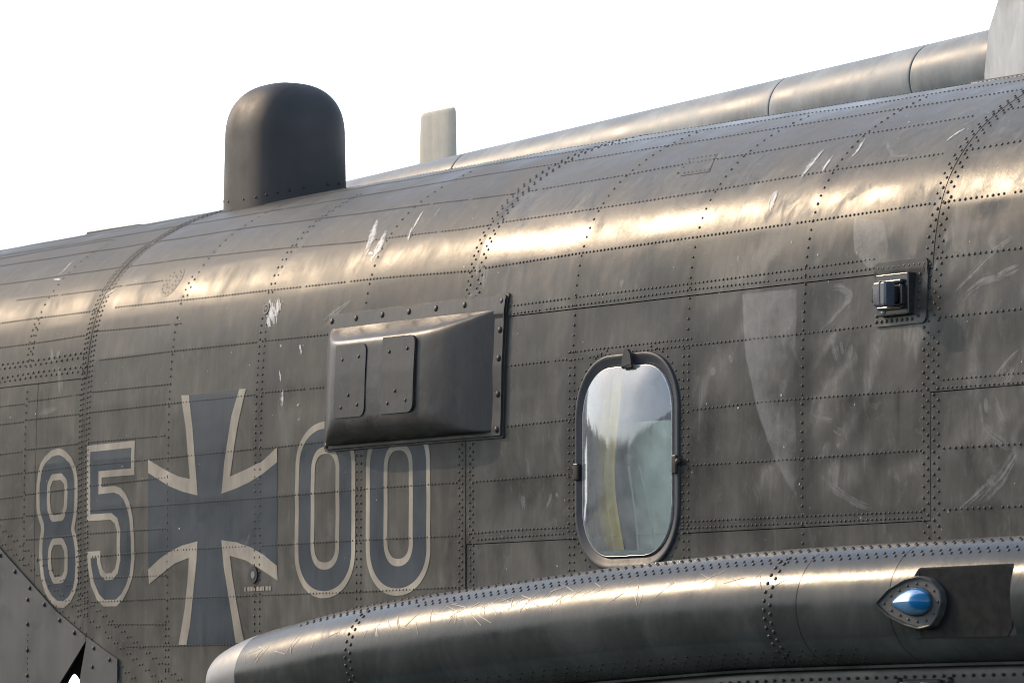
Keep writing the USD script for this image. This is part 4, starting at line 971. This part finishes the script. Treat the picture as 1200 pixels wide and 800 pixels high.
# lower body of the sponson below the lip
lx = np.linspace(2.6, 8.2, 60)
lipz = topf(lx) - 2 * rzf(lx) + 0.004
v = np.vstack([np.c_[lx, 0 * lx - 0.975, lipz], np.c_[lx, 0 * lx - 0.985, lipz - 0.05], np.c_[lx, 0 * lx - 0.985, 0 * lx + 1.30], np.c_[lx, 0 * lx - 0.1, 0 * lx + 1.25]])
i = np.arange(59); f = np.vstack([np.vstack([np.stack([i + 60 * k, i + 60 * (k + 1), i + 60 * (k + 1) + 1], 1), np.stack([i + 60 * k, i + 60 * (k + 1) + 1, i + 60 * k + 1], 1)]) for k in range(3)])
low = part(SPO, "sponson_lower_skin", (v, f), BOXP, smooth=30)
lv = []
for x in lx:
    z = float(topf(x) - 2 * rzf(x)) + 0.002
    lv.append(np.array([[x, -0.98, z - 0.005], [x, -1.0, z - 0.004], [x, -1.0, z + 0.003], [x, -0.95, z + 0.006]]))
part(low, "lip_strip", lathe_like(lv), POD, smooth=False)
pr2 = [(x, 0.028) for x in np.arange(3.6, 6.4, 0.042)]
part(low, "rivet", dome_rivets(np.array([[x, -0.984, float(topf(x) - 2 * rzf(x)) - d] for x, d in pr2]), np.tile([0, -1.0, 0], (len(pr2), 1)), 0.005, 0.004), RIVET, smooth=True, kind="stuff")
for x in (5.36, 5.45): 
    t = trimesh.creation.cylinder(0.016, 0.05, sections=20); t.apply_transform(trimesh.transformations.rotation_matrix(math.pi / 2, [1, 0, 0])); t.apply_translation((x, -1.0, 1.698)); part(low, "fastener", t, BARE, smooth=35)
part(low, "fastener_bracket", rbox((5.33, -1.0, 1.675), (5.49, -0.98, 1.722), 0.008), BLACK)
for x in (5.30, 5.52): bolt_at(low, np.array([x, -0.985, 1.715]), np.array([0, -1.0, 0]), 0.013, 0.01)

# rivets on the sponson
rp = []
for th, ph in ((48, 0.0), (53, 0.5), (66, 0.0), (70, 0.5)):
    for k, x in enumerate(np.arange(2.3, 6.3, 0.040)): rp.append((x + ph * 0.04, math.radians(th + (8 if x < 3 else 0)), 0.0048))
for xc in (2.70, 4.876):
    for dx, ph in ((-0.014, 0.0), (0.014, 0.5)):
        for k in range(14): rp.append((xc + dx, math.radians(-62 + (k + ph) * 8.6), 0.0062))
for dx in (-1.6,): pass
for th in np.arange(-66, -40, 7.0):
    for x in np.arange(2.9, 5.2, 0.06): rp.append((x + (th % 2) * .03, math.radians(th), 0.0042))
rp = np.array(rp)
part(SPO, "rivet", dome_rivets(pod(rp[:, 0], rp[:, 1], 0.0004), podn(rp[:, 0], rp[:, 1]), rp[:, 2], rp[:, 2] * 0.6), RIVETP, smooth=True, kind="stuff")
# scratches where people climb over it
vs, fs_, cv, n0 = [], [], [], 0
rs = np.random.default_rng(11)
for k in range(130):
    x0 = rs.uniform(1.95, 5.0) if k < 60 else rs.uniform(3.2, 4.25); th0 = math.radians(rs.uniform(22, 44)); L = rs.uniform(0.02, 0.10); dth = math.radians(rs.uniform(-16, -4)) * rs.choice([1, 1, -0.6]); dx = rs.normal(0, 0.045)
    u = np.linspace(0, 1, 9); q = np.array([-1, 0, 1.0]); w = rs.uniform(0.0006, 0.0014)
    X = x0 + dx * u; T = th0 + dth * u
    P = pod(X[:, None] + w * q[None], T[:, None] + 0.006 * q[None] * np.sign(dx), 0.0009)
    vs.append(P.reshape(-1, 3)); fs_.append(grid_faces(9, 3) + n0); n0 += 27
part(SPO, "scratch", (np.vstack(vs), np.vstack(fs_)), plain("scratched_primer", (0.13, 0.12, 0.10), rough=0.5), smooth=True, kind="stuff")
for x0, t0, t1, w in ((2.83, 34, 6, 0.02), (2.92, 30, 4, 0.014), (3.33, 26, 8, 0.012), (4.36, 36, 20, 0.03)):
    u = np.linspace(0, 1, 24); q = np.linspace(-1, 1, 9)
    P = pod(x0 + 0.05 * u[:, None] + w * q[None], np.radians(t0 + (t1 - t0) * u)[:, None] + 0 * q[None], 0.001)
    p = part(SPO, "white_smear", (P.reshape(-1, 3), grid_faces(24, 9)[:, ::-1]), WHITE_SMEAR if w >= 0.02 else FAINT_SMEAR, smooth=True)
    cover_attr(p, ((1 - abs(q[None]) ** 1.5) * np.sin(np.pi * u)[:, None] ** 0.4).ravel(), np.repeat(u * 1.2 + x0, 9), np.tile(q * w * 120, 24))

def TILT(x): return -1.1185 + 0.019 * (x - 5.365) / 0.28
# navigation lamp: teardrop base plate, screws and blue glass
drop = Polygon([(5.365, 1.922), (5.42, 1.962), (5.49, 1.989), (5.55, 1.997), (5.60, 1.985), (5.638, 1.955), (5.645, 1.922), (5.63, 1.885), (5.60, 1.856), (5.55, 1.847), (5.49, 1.858), (5.42, 1.885)]).buffer(0.006).buffer(-0.006)
drop = Polygon(np.c_[gaussian_filter1d(np.array(shapely.segmentize(drop.exterior, 0.006).coords)[:-1, 0], 2.0, mode="wrap"), gaussian_filter1d(np.array(shapely.segmentize(drop.exterior, 0.006).coords)[:-1, 1], 2.0, mode="wrap")])
drop = shapely.affinity.scale(drop, 0.95, 0.95)
t = trimesh.creation.extrude_polygon(drop, 0.075, engine="earcut"); v = np.array(t.vertices)
nl = part(SPO, "navigation_lamp", (np.c_[v[:, 0], np.where(v[:, 2] > 0.01, TILT(v[:, 0]), -1.05), v[:, 1]], t.faces), FAIR, smooth=30, label="teardrop lamp base plate ringed with screws")
rim = np.array(shapely.segmentize(drop.exterior, 0.008).coords)[:-1]
lv = []
for d_, y in ((0.0, 0.0), (0.0, -0.005), (0.003, -0.0065), (0.007, -0.004), (0.009, 0.0)):
    c = rim.mean(0); e = rim + (c - rim) / np.linalg.norm(c - rim, axis=1)[:, None] * d_
    lv.append(np.c_[e[:, 0], TILT(e[:, 0]) + y, e[:, 1]])
part(nl, "lamp_rim", lathe_like(lv), POD, smooth=True)
scr = np.array(drop.buffer(-0.019).exterior.segmentize(0.001).coords)
for k in range(14):
    a, b = scr[int(k / 14 * len(scr))]
    vv, ff = dome_rivets(np.array([[a, TILT(a) - 0.0005, b]]), np.array([[0, -1.0, 0]]), 0.0042, 0.002, 9)
    part(nl, "screw", (vv, ff), BOXP, smooth=50)
core = Polygon([(5.437, 1.922), (5.475, 1.947), (5.52, 1.962), (5.555, 1.962), (5.585, 1.949), (5.598, 1.925), (5.588, 1.902), (5.56, 1.889), (5.52, 1.888), (5.475, 1.902)])
cr = np.array(shapely.segmentize(core.exterior, 0.006).coords)[:-1]; cr = np.c_[gaussian_filter1d(cr[:, 0], 1.8, mode="wrap"), gaussian_filter1d(cr[:, 1], 1.8, mode="wrap")]
lv = []
cc = np.array([5.545, 1.925])
for t_ in np.linspace(0, np.pi / 2, 14):
    e = cc + (cr - cc) * max(math.cos(t_), 1e-3)
    lv.append(np.c_[e[:, 0], TILT(e[:, 0]) + 0.002 - 0.040 * math.sin(t_), e[:, 1]])
part(nl, "lamp_glass", lathe_like(lv), LENS, smooth=True, label="bright blue teardrop glass")
lv = [np.c_[(cc + (cr - cc) * s)[:, 0], TILT((cc + (cr - cc) * s)[:, 0]) + y, (cc + (cr - cc) * s)[:, 1]] for s, y in ((1.06, 0.0), (1.06, -0.0035), (1.0, -0.0045), (0.98, 0.0))]
part(nl, "glass_seal", lathe_like(lv), BLACK, smooth=True)
part(nl, "lamp_bulb", trimesh.Trimesh(*(lambda s: (s.vertices * [0.012, 0.010, 0.012] + [5.535, -1.125, 1.925], s.faces))(trimesh.creation.icosphere(2)), process=False), TRIM, smooth=True)

# ---------------------------------------------------------------- unseen wood, added to darken reflections in the window and hull
na = 320
az = np.radians(np.linspace(184, 330, na))
ht = 8.5 + 3.0 * (meshkit.fbm(np.stack([np.arange(na) * 0.35, np.zeros(na), np.zeros(na)], -1), 4, 8) - 0.5) * 2
lv = []
for k, (rr_, hh) in enumerate(((66, 0.0), (65, 0.35), (65.5, 0.7), (68, 0.93), (71, 1.0), (76, 0.95), (80, 0.6), (80, 0.0))):
    w_ = 2.6 * (meshkit.fbm(np.stack([np.arange(na) * 0.5, np.full(na, k * 3.1), np.zeros(na)], -1), 4, 15) - 0.5)
    lv.append(np.stack([np.cos(az) * (rr_ + w_), np.sin(az) * (rr_ + w_), np.maximum(ht * hh + w_ * 0.3 * (hh > 0), 0)], 1))
V = np.array(lv)
wd = part("/World", "added_reflection_wood", (V.reshape(-1, 3), grid_faces(len(lv), na)), ADDED_WOOD, smooth=False, label="unseen dark green wood added to darken reflections in window and hull", kind="stuff")
stage.GetPrimAtPath(wd).SetCustomDataByKey("category", "added_wood")
